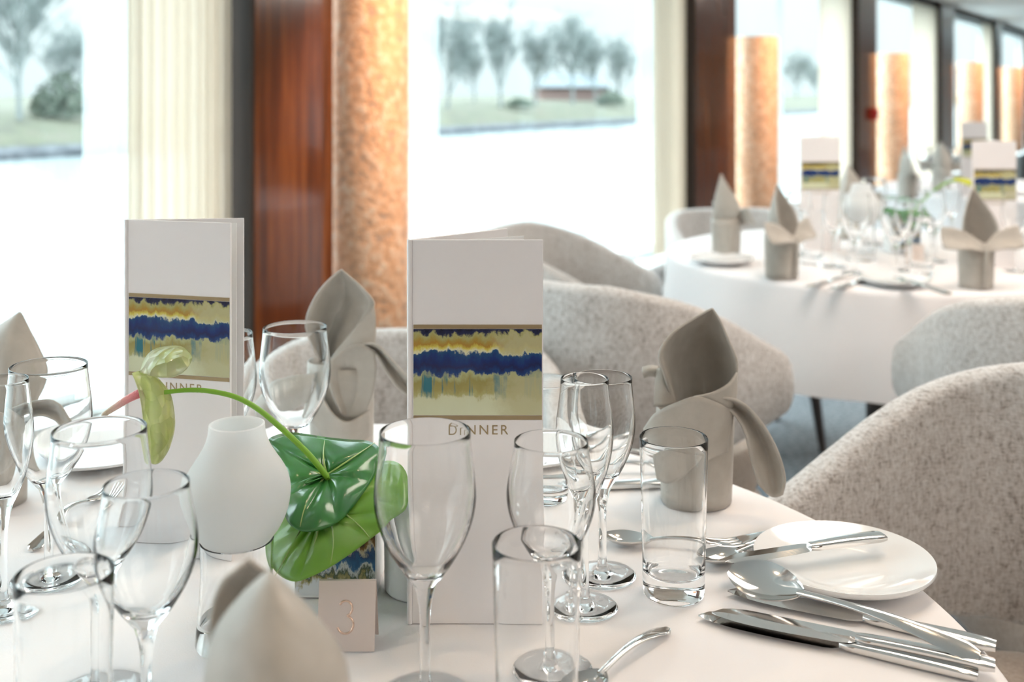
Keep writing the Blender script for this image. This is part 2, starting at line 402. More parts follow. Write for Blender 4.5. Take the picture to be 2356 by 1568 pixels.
# red alarm box on the third pillar
p3 = WALL @ Vector((S(2006), .02, 0)); zz = CZ-(262-HZ)*p3.y/F
o = thing('alarm_box', (p3.x, p3.y, zz), 'small red alarm box fixed on the third mahogany pillar', 'alarm', rz=PI/2-AX)
mb = MB(); mb.box(-.035, .035, -.02, .02, -.045, .045); mb.build('housing', M['red'], o, smooth=False, bevel=.006)
mb = MB(); mb.lathe([(.016, 0), (.016, .006), (.012, .009), (.0, .009)], 20, cap0=True)
q = mb.build('button', mat('dark_red_plastic', (.25, .01, .01), .4), o); q.rotation_euler = (PI/2, 0, 0); q.location = (0, -.02, 0)

# ------------------------------------------------------------------ outside
WZ = CZ - 2.0
mb = MB(); mb.add([(-400, -60, WZ), (400, -60, WZ), (400, 500, WZ), (-400, 500, WZ)], [(0, 1, 2, 3)])
o = mb.build('river_water', M['water'], smooth=False); struct(o)
BD = Vector((.583, 1, 0)).normalized(); BN = Vector((-BD.y, BD.x, 0)); B0 = Vector((-15, 31.85, WZ))
def bank(name, prof, m, seg=60):
    mb = MB(); rows = []
    for q, z in prof:
        rows.append([B0 + BD*(-60 + 460*i/seg) + BN*(q + .12*math.sin(i*1.7+q)) + Vector((0, 0, z + (.06*math.sin(i*2.3+q*3) if z > .5 else 0))) for i in range(seg+1)])
    mb.rings(rows, closed=False); o = mb.build(name, m); struct(o); return o
bank('bank_stones', [(0, -.3), (.1, .25), (.6, .42)], M['stone'])
bank('bank_grass', [(.5, .40), (2.5, .95), (5, 1.35), (14, 1.5), (120, 1.6)], M['grass'])
def tree_mesh(seed, H, spread):
    """winter tree: trunk, rising limbs and a haze of fine twigs"""
    rnd = random.Random(seed); tm = MB(); cm = MB()
    def grow(mb, p, d, ln, r, lv):
        n = 3; pts = [p]; dd = d
        for i in range(n):
            dd = (dd + Vector((rnd.uniform(-.12, .12), rnd.uniform(-.12, .12), rnd.uniform(0, .14)))).normalized()
            pts.append(pts[-1] + dd*ln/n)
        mb.tube(pts, [max(.008, r*(1-.55*i/n)) for i in range(n+1)], 6 if lv < 1 else 3)
        if lv >= 5: return
        k = (12, 5, 4, 4, 3)[lv]
        for i in range(k):
            f = rnd.uniform(.25, 1.0) if lv == 0 else rnd.uniform(.3, 1.0)
            idx = min(n-1, int(f*n)); q = pts[idx].lerp(pts[idx+1], f*n-idx)
            az = rnd.uniform(0, 2*PI); sp = spread*rnd.uniform(.5, 1.2)
            nd = (dd*.8 + Vector((math.cos(az)*sp, math.sin(az)*sp, rnd.uniform(.15, .5)))).normalized()
            grow(cm, q, nd, ln*rnd.uniform(.50, .66), r*.5, lv+1)
    grow(tm, Vector((0, 0, -.2)), Vector((0, 0, 1)), H*.66, H*.018, 0)
    top = max(p[2] for p in cm.v)
    out_ = []
    for nm, b_, mm in (('trunk', tm, M['bark']), ('branches', cm, M['twig'])):
        a = bpy.data.meshes.new(nm); a.from_pydata([(x*6/top, y*6/top, z*6/top) for x, y, z in b_.v], [], b_.f); a.materials.append(mm); out_.append(a)
    return out_
TM = [tree_mesh(3, 5.6, .6), tree_mesh(11, 5.6, .42), tree_mesh(23, 5.6, .75)]
tl = [(1030, 20, 0, 3.5, 'bare tree on the far bank, leftmost in the middle window'), (1090, 95, 2, 8, 'low bare tree on the far bank right of the leftmost one'),
      (1152, 12, 1, 4, 'tall slender bare tree on the far bank, second tallest in the middle window'), (1232, 50, 1, 4, 'bare tree beside the far house, left of it'),
      (1318, 32, 0, 4.5, 'broadest bare tree on the far bank in front of the house'), (1370, 75, 2, 6, 'spreading bare tree on the far bank right of the house'),
      (1425, 88, 0, 6, 'pale bare tree on the far bank beside the right curtain'), (1478, 100, 2, 6, 'bare tree on the far bank seen through the right sheer curtain'),
      (45, -120, 0, 3.2, 'large bare tree on the far bank seen in the left window'), (150, 60, 2, 5, 'bare tree on the far bank behind the bush in the left window'),
      (1835, 120, 2, 8, 'hazy tree on the far bank seen right of the second copper panel'), (1880, 140, 0, 9, 'hazy bare tree on the far bank by the third window curtain')]
def bank_point(px, q):
    base = B0 + BN*q; k = (px-CX)/F
    s = (k*base.y - base.x)/(BD.x - k*BD.y); return base + BD*s
for px, yt, k, q, lb in tl:
    p = bank_point(px, q); zt = CZ-(yt-HZ)*p.y/F; zb = WZ + (1.3 if q < 6 else 1.38); sc_ = (zt-zb)/5.4
    o = thing('bare_tree', (p.x, p.y, zb), lb, 'tree', 'trees along the far bank', rz=random.random()*6); o.scale = (sc_*1.3, sc_*1.3, sc_)
    for nm, me in zip(('trunk', 'branches'), TM[k]):
        c = bpy.data.objects.new(nm, me); C.objects.link(c); c.parent = o
def bush(px, q, w, h, lb):
    p = bank_point(px, q); mb = MB(); rnd = random.Random(px); w *= .8
    for i in range(900):
        a = rnd.uniform(0, 2*PI); rr = w*math.sqrt(rnd.random()); z = h*rnd.random()*(1-(rr/w)**2*.7)
        c = Vector((rr*math.cos(a), rr*math.sin(a)*.6, z)); s_ = .10*rnd.uniform(.6, 1.3)
        u = Vector((rnd.uniform(-1, 1), rnd.uniform(-1, 1), rnd.uniform(-1, 1))).normalized()*s_; v = u.orthogonal().normalized()*s_*.7
        mb.add([c-u, c+v, c+u, c-v], [(0, 1, 2, 3)])
    o = mb.build('bush', M['bush'], smooth=False); o.location = (p.x, p.y, WZ+1.25); tag(o, lb, 'bush', 'bushes on the far bank')
bush(140, 3.6, 1.3, 1.6, 'rounded dull green bush on the far bank in the left window')
bush(1405, 3.2, 1.2, 1.1, 'low bush on the far bank right of the house'); bush(1195, 3.0, 1.0, .5, 'flat low bush on the far bank right of the slender bare tree')
p = bank_point(1312, 11); d = p.y; 
o = thing('house', (p.x, p.y, WZ+1.45), 'low grey roofed house behind the trees on the far bank', 'house', rz=.2)
w2 = 80*d/F
mb = MB(); mb.box(-w2, w2, -1.5, 1.5, 0, 1.1); mb.build('walls', M['brickwall'], o, smooth=False)
mb = MB(); mb.add([(-w2-.2, -1.8, 1.05), (w2+.2, -1.8, 1.05), (w2+.2, 1.8, 1.05), (-w2-.2, 1.8, 1.05), (-w2+.6, 0, 2.1), (w2-.6, 0, 2.1)],
                  [(0, 1, 5, 4), (2, 3, 4, 5), (0, 4, 3), (1, 2, 5), (0, 3, 2, 1)]); mb.build('roof', M['slate'], o, smooth=False)

# ------------------------------------------------------------------ tables
def table(cx, cy, R, label, clabel, seed, grp_t=None):
    t = thing('dining_table', (cx, cy, 0), label, 'table', 'round dining tables')
    mb = MB(); mb.lathe([(0.001, .705), (R-.012, .705), (R-.006, .72), (R-.012, .733), (.001, .733)], 64); mb.build('tabletop', M['darkleg'], t)
    mb = MB(); mb.lathe([(.05, .05), (.045, .4), (.06, .705)], 24, True, True); mb.build('pedestal', M['darkleg'], t)
    mb = MB(); mb.lathe([(.24, 0), (.24, .02), (.06, .05)], 32, True, True); mb.build('foot', M['darkleg'], t)
    rnd = random.Random(seed); n = 192; mb = MB(); rg = []
    ph = [rnd.uniform(0, 6) for _ in range(4)]
    prof = [(.001, 0, 0), (R*.4, 0, 0), (R*.75, 0, 0), (R*.93, 0, 0), (R-.014, 0, 0), (R-.006, -.0015, 0), (R-.001, -.006, 0), (R+.001, -.014, .01), (R+.003, -.04, .10), (R+.005, -.08, .35), (R+.008, -.13, .65), (R+.010, -.18, .85), (R+.011, -.21, .95), (R+.012, -.236, 1.0)]
    for r, z, w in prof:
        ring = []
        for j in range(n):
            a = 2*PI*j/n
            fold = max(0, math.sin(9*a+ph[0]))**2*.6 + .5*math.sin(4*a+ph[1]) + .35*math.sin(14*a+ph[2])
            rr = r + w*.015*fold + w*.008
            ring.append((rr*math.cos(a), rr*math.sin(a), z + TZ-.0005))
        rg.append(ring)
    mb.rings(rg, True, True, False)
    o = mb.build('tablecloth', M['linen'], None, angle=180); o.location = (cx, cy, 0); tag(o, clabel, 'tablecloth', 'white tablecloths')
T1 = (-.20, .825); T2 = (.97, 2.83); T3 = (2.2, 4.8); RT = .56
table(*T1, RT, 'round table under the nearest white cloth', 'nearest white tablecloth, under the table number card', 1)
table(*T2, RT, 'round table under the white cloth of the second table', 'white tablecloth hanging in folds over the second table, behind the curved chair', 2)
table(*T3, RT, 'round table under the farthest white cloth', 'farthest white tablecloth, behind the second table', 5)

# ------------------------------------------------------------------ chairs
def chair_proto():
    o = thing('dining_armchair', (0, 0, 0), 'grey tweed barrel armchair', 'chair', 'grey tweed barrel armchairs')
    a, bb, arm = .285, .27, .20; path = []
    for i in (0, .25, .55, 1, 2, 3, 4, 5, 6): path.append((-a, -arm + arm*i/7))
    for i in range(29):
        ph = -PI/2 + PI*i/28; sx_ = math.sin(ph); cx_ = math.cos(ph)
        path.append((a*math.copysign(abs(sx_)**.82, sx_), bb*abs(cx_)**.82))
    for i in (1, 2, 3, 4, 5, 6, 6.45, 6.75, 7): path.append((a, -arm*i/7))
    n = len(path); ln = [0]
    for i in range(1, n): ln.append(ln[-1] + math.hypot(path[i][0]-path[i-1][0], path[i][1]-path[i-1][1]))
    T = ln[-1]; mb = MB(); rg = []; th = .05
    for i, (x, y) in enumerate(path):
        p0 = path[max(i-1, 0)]; p1 = path[min(i+1, n-1)]; tx, ty = p1[0]-p0[0], p1[1]-p0[1]; l = math.hypot(tx, ty); nx, ny = ty/l, -tx/l   # inward
        if nx*(-x) + ny*(-y) < 0: nx, ny = -nx, -ny
        u = abs(2*ln[i]/T - 1); e = min(ln[i], T-ln[i])
        s_ = min(1.0, (1-u)*1.45); s_ = s_ + .12*math.sin(PI*s_)
        s_ = min(1.0, s_); s_ = s_*s_*(3-2*s_)*.4 + s_*.6
        zt = .672 + .158*s_; zb = .50 + .055*u*u
        if e < .04:
            k = 1-math.sqrt(max(0, 1-((.04-e)/.04)**2)); zt -= .036*k; zb += .022*k
        w = th*(1 if e > .02 else .75)
        ring = []
        for q in range(16):
            ang = 2*PI*q/16; cc, ss = math.cos(ang), math.sin(ang)
            off = w/2 + (w/2)*math.copysign(abs(cc)**.7, cc)
            hz = (zt+zb)/2 + math.copysign(1, ss)*((zt-zb)/2 - w/2*(1-abs(ss)**1.0)) if abs(ss) > .01 else (zt+zb)/2
            ring.append((x + nx*off, y + ny*off, hz))
        rg.append(ring)
    mb.rings(rg); mb.build('backrest', M['tweed'], o, angle=60)
    def dshape(name, x, yf, yb, z0, z1, rnd_, m):
        mb = MB(); rg = []
        for z, ins in ((z0, rnd_), (z0+rnd_*.3, rnd_*.3), (z0+rnd_, 0), (z1-rnd_, 0), (z1-rnd_*.3, rnd_*.3), (z1, rnd_), (z1+.006, x*.5)):
            ring = []
            for j in range(48):
                aa = 2*PI*j/48; c_, s_ = math.cos(aa), math.sin(aa)
                px_ = (x-ins)*math.copysign(abs(c_)**.5, c_); yy = s_
                py_ = (yb-ins)*abs(yy)**.7 if yy > 0 else (yf+ins)*abs(yy)**.45
                ring.append((px_, py_, z))
            rg.append(ring)
        mb.rings(rg); return mb.build(name, m, o)
    dshape('seat_cushion', .228, -.27, .205, .385, .492, .03, M['seat'])
    dshape('seat_base', .262, -.225, .25, .24, .40, .02, M['seat'])
    mb = MB(); mb.box(-.13, .13, .205, .235, .36, .53); mb.build('back_bracket', M['darkleg'], o, smooth=False, bevel=.004)
    for sx_, sy in ((-1, -1), (1, -1), (-1, 1), (1, 1)):
        mb = MB(); mb.tube([(sx_*.19, sy*.16, .25), (sx_*.215, sy*.19, 0)], [.022, .013], 12); mb.build('leg', M['darkleg'], o)
    return o
CH = chair_proto()
def place_chair(x, y, fx, fy, label, first=[True]):
    rz = math.atan2(fy, fx) + PI/2
    if first[0]:
        first[0] = False; CH.location = (x, y, 0); CH.rotation_euler = (0, 0, rz); CH['label'] = label; return CH
    return dup(CH, (x, y, 0), rz, label)
place_chair(.55, 1.08, -.9, -.43, 'grey tweed armchair with brown shaded inner side, nearest, beside the bread plate')
place_chair(.19, 2.115, .736, .677, 'pale tweed armchair turned away, its back behind the tall front menu and sharp napkin')
place_chair(-.165, 1.66, .1, -1, 'pale grey armchair behind the nearest table, half hidden by napkin and wine glass').scale = (.905,)*3
place_chair(.175, 2.93, .95, -.3, 'dark grey armchair by the window, its curved back rising above the pale one').scale = (.95,)*3
place_chair(1.03, 1.95, .05, 1, 'pale tweed armchair cut by the photo edge, in front of the second table')
place_chair(.78, 3.64, .2, -1, 'grey armchair on the far side of the second table below the second copper panel').scale = (.905,)*3

# ------------------------------------------------------------------ glassware
def glass_proto(kind, H, rb, rr, rf, hstem, label):
    """bowl, stem and foot of one blown glass; neighbouring parts share their border rings"""
    o = thing('wine_glass', (0, 0, 0), label, 'wine glass')
    hb = H - hstem; nseg = 56
    outer = []
    for i in range(25):
        u = i/24                       # 0 stem joint .. 1 rim
        if u < .58:
            q = u/.58; r = .0080 + (rb-.0080)*math.sin(q*PI/2)**.92
        else:
            q = (u-.58)/.42; r = rb + (rr-rb)*(q*q*(3-2*q))*.75 + (rr-rb)*q*.25
        outer.append((r, hstem + hb*u))
    th = .0011
    inner = []
    for i in range(24, -1, -1):
        r, z = outer[i]; u = i/24
        tz = .010*max(0, 1-u*6)
        inner.append((max(.0004, r-th*(1-.35*max(0, (u-.6)/.4))-(.002*max(0, 1-u*5))), z + (.0035*min(1, (1-u)*3))))
    inner = [(max(.0003, r), z) for r, z in inner]
    inner[-1] = (.0003, hstem+.008)
    inner = [p for p in inner if p[1] >= hstem+.0075]
    tr_ = th*.65; mb = MB(); mb.lathe(outer + [(rr-tr_*.15, H+tr_*.3), (rr-tr_*.5, H+tr_*.45), (rr-tr_*.85, H+tr_*.3)] + inner, nseg); mb.f.append(tuple(range(len(mb.v)-nseg, len(mb.v)))); mb.build('bowl', M['glass'], o, angle=180)
    st = []
    for i in range(13):
        u = i/12; z = .006 + (hstem-.006)*u
        st.append((.0036 + .0044*max(0, (u-.62)/.38)**2.2 + .0026*max(0, (.14-u)/.14)**2, z))
    mb = MB(); mb.lathe(st, nseg); mb.build('stem', M['glass'], o, angle=180)
    ft = [(.0005, .0004), (rf*.6, .0004), (rf-.0008, .0004), (rf, .0012), (rf-.0008, .0020), (rf*.7, .0027), (rf*.4, .0038), (.0085, .0048), (st[0][0], .006)]
    mb = MB(); mb.lathe(ft, nseg, cap0=True); mb.build('foot', M['glass'], o, angle=60)
    return o
def tumbler_proto(H, rb, rt):
    mb = MB(); hb = .018; n = 64; th = .0012
    pr = [(.0005, .0022), (rb*.35, .0020), (rb*.7, .0010), (rb*.82, .0005), (rb*.9, .0004), (rb-.0012, .0007), (rb-.0003, .0014), (rb, .0026)]
    for i in range(1, 15):
        u = i/14; pr.append((rb+(rt-rb)*u, .0026+(H-.0034)*u))
    pr += [(rt-th*.2, H-.0003), (rt-th*.5, H), (rt-th*.8, H-.0003)]
    for i in range(14, 0, -1):
        u = i/14; z = hb+.006+(H-.0008-hb-.006)*u; pr.append((rb+(rt-rb)*(z/H)-th, z))
    for i in range(1, 7):
        a = PI/2*i/6; pr.append((rb-th-.006+.006*math.cos(a), hb+.006-.006*math.sin(a)))
    pr += [(rb*.55, hb-.0004), (rb*.3, hb-.0008), (.0005, hb-.001)]
    mb.lathe(pr, n, cap0=True); mb.f.append(tuple(range(len(mb.v)-n, len(mb.v))))
    o = mb.build('tumbler', M['glass'], None, angle=60); tag(o, 'tumbler', 'tumbler', 'clear highball tumblers'); return o
GR = glass_proto('red', .1835, .0355, .0315, .031, .078, 'x')
GW = glass_proto('white', .166, .0325, .0268, .030, .075, 'x')
GA = glass_proto('water', .172, .0285, .0255, .029, .078, 'x')
GF = glass_proto('small', .186, .0235, .0195, .027, .085, 'x')
TU = tumbler_proto(.131, .0255, .0285)
used = set()
def glass(proto, x, y, label, z=TZ, rz=0, grp='wine glasses'):
    if proto.name in used: o = dup(proto, (x, y, z), rz, label, grp)
    else:
        used.add(proto.name); o = proto; o.location = (x, y, z); o['label'] = label; o['group'] = grp
    return o
def at(px, d): return (px-CX)/F*d, d
glass(GR, *at(978, .752), 'large clear wine glass in front of the tall DINNER menu')
glass(GR, *at(229, .757), 'large wine glass over the lower left menu, stem cut by the photo bottom')
glass(GR, *at(112, .9345), 'large wine glass in front of the leftmost grey napkin')
glass(GR, *at(679, 1.088), 'large wine glass overlapping the tall grey napkin by the mahogany pillar')
glass(GR, *at(505, 1.056), 'wine glass half hidden behind the left menu')
glass(GW, *at(1268, .786), 'medium wine glass over the right edge of the front menu, behind the near tumbler')
glass(GW, *at(337, .700), 'medium wine glass left of the white lamp shade')
glass(GA, *at(1386, .940), 'slim wine glass with its foot beside the small spoon, left of the sharp tumbler')
glass(GF, *at(1345, .8816), 'narrow tulip glass right of the front menu, in front of the slim wine glass')
glass(GF, *at(6, .8778), 'narrow tulip glass cut off by the left photo edge')
glass(TU, *at(1550, .9065), 'sharp clear tumbler left of the two dessert spoons', grp='clear highball tumblers')
glass(TU, *at(1235, .693), 'near blurred tumbler below the DINNER menu, cut off by the bottom', grp='clear highball tumblers')
glass(TU, *at(148, .650), 'near blurred tumbler at the lower left corner', grp='clear highball tumblers')
glass(TU, *at(1254, 1.084), 'tumbler half hidden behind the right edge of the front menu', grp='clear highball tumblers')
# second table
g2 = 'glasses on the second table'
glass(GR, *at(1968, 2.52), 'blurred large wine glass on the second table right of the first far menu', grp=g2)
glass(GR, *at(2062, 2.45), 'blurred large wine glass before the plant pot on the second table', grp=g2)
glass(GW, *at(2090, 2.55), 'blurred wine glass beside the number card of the second table', grp=g2)
glass(GW, *at(1838, 2.80), 'blurred wine glass left of the first far menu', grp=g2)
glass(GA, *at(2150, 2.70), 'blurred slim wine glass left of the winged napkin', grp=g2)
glass(GR, *at(2340, 2.55), 'blurred wine glass at the right photo edge beside the winged napkin', grp=g2)
glass(GA, *at(1920, 2.62), 'blurred slim wine glass in front of the first far menu', grp=g2)
glass(GR, *at(2010, 3.0), 'blurred large wine glass at the back of the second table', grp=g2)
glass(GF, *at(2190, 2.95), 'blurred narrow glass at the back of the second table by the yellow flower', grp=g2)
glass(TU, *at(1868, 2.66), 'blurred tumbler left below the first far menu', grp=g2)
glass(TU, *at(2120, 2.50), 'blurred tumbler right of the far number card', grp=g2)
glass(GR, *at(2125, 4.75), 'hazy wine glass on the farthest table left of the blue edged menu', grp='glasses on the farthest table')
glass(GR, *at(2190, 4.7), 'hazy wine glass on the farthest table near its menu', grp='glasses on the farthest table')

# ------------------------------------------------------------------ menus
def text_mesh(body, size, depth, bevel=0, spacing=1.0):
    cu = bpy.data.curves.new('lettering', 'FONT'); cu.body = body; cu.size = size; cu.extrude = depth; cu.bevel_depth = bevel
    cu.space_character = spacing; cu.align_x = 'CENTER'; cu.align_y = 'CENTER'
    t = bpy.data.objects.new('tmp', cu); C.objects.link(t)
    dg = bpy.context.evaluated_depsgraph_get(); me = bpy.data.meshes.new_from_object(t.evaluated_get(dg))
    bpy.data.objects.remove(t); return me
TXT = text_mesh('DINNER', .0108, .00012, 0, 1.28); TXT.materials.clear(); TXT.materials.append(M['gold'])
def menu_build(loc, rz, open_, label):
    W_, H_, th = .105, .302, .0022
    o = thing('dinner_menu', loc, label, 'menu', 'standing dinner menus', rz)
    mb = MB(); mb.box(.002, W_, -th/2, th/2, 0, H_); fc = mb.build('front_cover', M['card'], o, smooth=False, bevel=.0006)
    za, zb = H_*(1-.463), H_*(1-.226)
    mb = MB(); mb.box(.003, W_-.001, -th/2-.0004, -th/2+.0002, za+.002, zb-.002); a = mb.build('artwork_panel', M['art'], fc, smooth=False)
    for z in (za, zb):
        mb = MB(); mb.box(.003, W_-.001, -th/2-.0006, -th/2+.0002, z-.0016, z+.0016); mb.build('gold_stripe', M['gold'], fc, smooth=False)
    t = bpy.data.objects.new('lettering', TXT); C.objects.link(t); t.parent = fc; t.rotation_euler = (PI/2, 0, 0); t.location = (.054, -th/2-.00015, H_*(1-.496))
    mb = MB(); ca, sa = math.cos(open_), math.sin(open_); R_ = Matrix.Rotation(open_, 4, 'Z')
    mb.box(.002, W_, -th/2, th/2, 0, H_, R_); bc = mb.build('back_cover', M['card'], o, smooth=False, bevel=.0006)
    mb = MB(); mb.box(W_-.012, W_-.0015, th/2-.0002, th/2+.0004, za, zb, R_); mb.build('artwork_edge', M['art'], bc, smooth=False)
    mb = MB(); mb.box(.004, W_-.004, -.0004, .0004, .003, H_-.003, Matrix.Rotation(open_*.62, 4, 'Z')); mb.build('inner_page', M['page'], o, smooth=False)
    mb = MB(); mb.tube([(0, 0, .0), (0, 0, H_)], .0022, 12); mb.build('spine', M['card'], o)
    return o
menu_build((-.0805, .856, TZ), 0, math.radians(43.5), 'tall white menu with DINNER lettering in the middle, standing behind the large wine glass')
menu_build((-.352, .993, TZ), -math.radians(14), math.radians(20), 'white menu with the same painted band standing at left behind the green flower')
menu_build(((1842-CX)/F*2.9, 2.9, TZ), 0, math.radians(30), 'blurred menu with blue band standing at left on the second table')
menu_build(((2238-CX)/F*2.62, 2.62, TZ), .0, math.radians(35), 'blurred menu with blue band at right on the second table behind the winged napkin')
menu_build(((2212-CX)/F*4.4, 4.4, TZ), 0, math.radians(40), 'hazy white menu on the farthest table above the right blurred menu')

# ------------------------------------------------------------------ napkins
def napkin(origin, label, nets, body, sol=.0022):
    ox, oy, oz = origin; off = Vector(origin)
    o = thing('folded_napkin', origin, label, 'napkin', 'folded taupe napkins')
    cx, cy, r0, r1, h = body
    mb = MB(); n = 40; rg = []
    for i in range(9):
        u = i/8; z = oz + .0012 + h*u; r = r0 + (r1-r0)*u
        rg.append([(cx + r*(1+.05*math.cos(2*a+.5)+.03*math.cos(5*a+u))*math.cos(a) - ox, cy + r*(1+.05*math.cos(2*a+.5))*math.sin(a) - oy, z - oz) for a in [2*PI*j/n for j in range(n)]])
    mb.rings(rg, True, False, False); mb.build('rolled_body', M['napkin'], o, solid=sol)
    for nm, net in nets:
        mb = MB(); net_surface(mb, [[PD(*p) - off for p in row] for row in net], 6)
        mb.build(nm, M['napkin'], o, solid=sol)
    return o
nR = [('peak', [[(1550, 935, 1.095), (1585, 945, 1.130), (1625, 950, 1.145), (1665, 940, 1.128), (1694, 900, 1.095)],
                [(1530, 868, 1.082), (1568, 870, 1.130), (1615, 870, 1.150), (1662, 862, 1.130), (1696, 838, 1.088)],
                [(1517, 815, 1.080), (1558, 806, 1.125), (1610, 800, 1.145), (1658, 805, 1.125), (1690, 812, 1.090)],
                [(1543, 769, 1.092), (1578, 760, 1.118), (1615, 756, 1.132), (1650, 764, 1.118), (1674, 775, 1.098)],
                [(1592, 735, 1.104), (1610, 730, 1.112), (1630, 727, 1.118), (1648, 733, 1.112), (1661, 745, 1.104)],
                [(1635, 711, 1.108), (1637, 710.5, 1.108), (1639, 710, 1.108), (1641, 712, 1.108), (1643, 714, 1.108)]]),
      ('front_fold', [[(1596, 912, 1.062), (1640, 902, 1.066), (1676, 882, 1.074), (1695, 856, 1.086)],
                      [(1604, 930, 1.066), (1648, 930, 1.070), (1680, 925, 1.078), (1694, 905, 1.090)],
                      [(1606, 960, 1.074), (1650, 965, 1.076), (1680, 955, 1.084), (1690, 940, 1.094)]]),
      ('collar', [[(1482, 985, 1.088), (1510, 948, 1.072), (1560, 924, 1.062), (1604, 912, 1.060), (1652, 926, 1.066), (1688, 948, 1.080)],
                  [(1485, 1015, 1.086), (1515, 1000, 1.070), (1560, 990, 1.062), (1604, 985, 1.060), (1648, 985, 1.066), (1682, 985, 1.080)],
                  [(1495, 1060, 1.088), (1525, 1060, 1.074), (1562, 1050, 1.066), (1602, 1040, 1.064), (1642, 1028, 1.070), (1676, 1018, 1.082)],
                  [(1505, 1100, 1.092), (1535, 1110, 1.078), (1565, 1100, 1.071), (1600, 1075, 1.069), (1640, 1052, 1.073), (1674, 1038, 1.084)]]),
      ('right_wing', [[(1640, 912, 1.070), (1644, 922, 1.082), (1645, 935, 1.076)],
                      [(1700, 922, 1.070), (1692, 935, 1.088), (1684, 948, 1.074)],
                      [(1748, 966, 1.064), (1733, 975, 1.084), (1712, 990, 1.068)],
                      [(1786, 1030, 1.058), (1764, 1040, 1.078), (1726, 1048, 1.062)],
                      [(1806, 1096, 1.056), (1778, 1098, 1.072), (1744, 1108, 1.060)],
                      [(1800, 1138, 1.056), (1782, 1144, 1.064), (1764, 1134, 1.060)]]),
      ('left_fold', [[(1504, 935, 1.088), (1530, 935, 1.085), (1556, 930, 1.092)], [(1507, 885, 1.092), (1526, 885, 1.089), (1546, 890, 1.094)], [(1512, 848, 1.100), (1521, 845, 1.098), (1530, 850, 1.100)]]),
      ('left_wing', [[(1516, 843, 1.105), (1514, 852, 1.100), (1512, 866, 1.105)], [(1496, 841, 1.105), (1495, 852, 1.098), (1493, 864, 1.105)], [(1478, 845, 1.105), (1478, 856, 1.100), (1481, 868, 1.105)]])]
cR = PD(1597, 1178, 1.115); cR.z = TZ
napkin(cR, 'sharp taupe napkin folded like a flower, standing behind the sharp tumbler', nR, (cR.x, cR.y, .0345, .037, .095))
nG = [('peak', [[(742, 840, 1.262), (752, 842, 1.285), (764, 838, 1.268)], [(716, 785, 1.255), (752, 785, 1.295), (800, 782, 1.262)], [(704, 740, 1.252), (765, 740, 1.298), (836, 738, 1.260)],
                [(721, 690, 1.258), (785, 690, 1.295), (861, 700, 1.258)], [(750, 650, 1.266), (790, 655, 1.285), (834, 662, 1.264)], [(782, 622, 1.272), (786, 620, 1.274), (790, 624, 1.272)]]),
      ('front_fold', [[(861, 702, 1.252), (812, 760, 1.246), (757, 828, 1.246)], [(865, 745, 1.252), (818, 782, 1.244), (762, 834, 1.244)], [(863, 798, 1.250), (818, 806, 1.242), (768, 840, 1.242)]]),
      ('collar', [[(760, 828, 1.236), (798, 799, 1.240), (834, 792, 1.240), (862, 806, 1.246)], [(757, 868, 1.232), (795, 852, 1.246), (835, 850, 1.246), (866, 850, 1.244)],
                  [(766, 908, 1.230), (795, 905, 1.246), (830, 905, 1.246), (858, 905, 1.242)], [(785, 952, 1.232), (800, 962, 1.240), (825, 960, 1.240), (843, 947, 1.242)]]),
      ('lower_fold', [[(733, 890, 1.238), (762, 945, 1.226), (800, 970, 1.224), (851, 942, 1.242)], [(722, 930, 1.240), (756, 978, 1.228), (800, 1004, 1.226), (853, 966, 1.244)], [(716, 965, 1.244), (746, 1010, 1.234), (792, 1036, 1.230), (852, 1000, 1.246)]]),
      ('right_wing', [[(830, 790, 1.242), (840, 797, 1.254), (848, 808, 1.246)], [(868, 793, 1.238), (870, 806, 1.256), (868, 820, 1.244)], [(906, 832, 1.232), (900, 845, 1.252), (890, 858, 1.238)], [(940, 868, 1.228), (930, 882, 1.246), (916, 892, 1.234)], [(968, 888, 1.226), (960, 905, 1.240), (948, 916, 1.230)]]),
      ('left_wing', [[(735, 870, 1.246), (730, 905, 1.236), (722, 940, 1.246)], [(672, 876, 1.246), (664, 918, 1.232), (660, 962, 1.244)], [(616, 896, 1.246), (612, 940, 1.236), (616, 984, 1.246)], [(588, 926, 1.252), (588, 950, 1.248), (600, 984, 1.252)]])]
cG = PD(785, 1048, 1.275); cG.z = TZ
napkin(cG, 'taupe napkin with tall pointed peak before the copper panel, behind the plant', nG, (cG.x, cG.y, .034, .036, .10))
nL = [('peak', [[(-60, 990, 1.10), (10, 980, 1.08), (70, 950, 1.10)], [(-75, 905, 1.10), (15, 905, 1.085), (96, 900, 1.105)], [(-72, 850, 1.105), (20, 850, 1.09), (110, 852, 1.11)], [(-55, 800, 1.11), (20, 800, 1.10), (94, 808, 1.115)], [(-12, 757, 1.12), (30, 750, 1.115), (72, 764, 1.12)], [(42, 720, 1.125), (46, 718, 1.125), (50, 720, 1.125)]]),
      ('collar', [[(-110, 985, 1.075), (-50, 950, 1.06), (10, 955, 1.055), (62, 985, 1.075)], [(-105, 1040, 1.075), (-50, 1040, 1.06), (8, 1040, 1.055), (56, 1030, 1.075)], [(-100, 1090, 1.08), (-50, 1120, 1.065), (4, 1110, 1.062), (50, 1070, 1.08)]]),
      ('right_wing', [[(20, 950, 1.075), (30, 962, 1.09), (40, 980, 1.08)], [(80, 925, 1.07), (88, 945, 1.09), (90, 965, 1.075)], [(130, 930, 1.065), (130, 950, 1.08), (122, 975, 1.07)], [(172, 985, 1.06), (162, 992, 1.065), (150, 1000, 1.062)]])]
cL = PD(-30, 1178, 1.11); cL.z = TZ
napkin(cL, 'taupe napkin cut off by the left photo edge', nL, (cL.x, cL.y, .036, .038, .095))
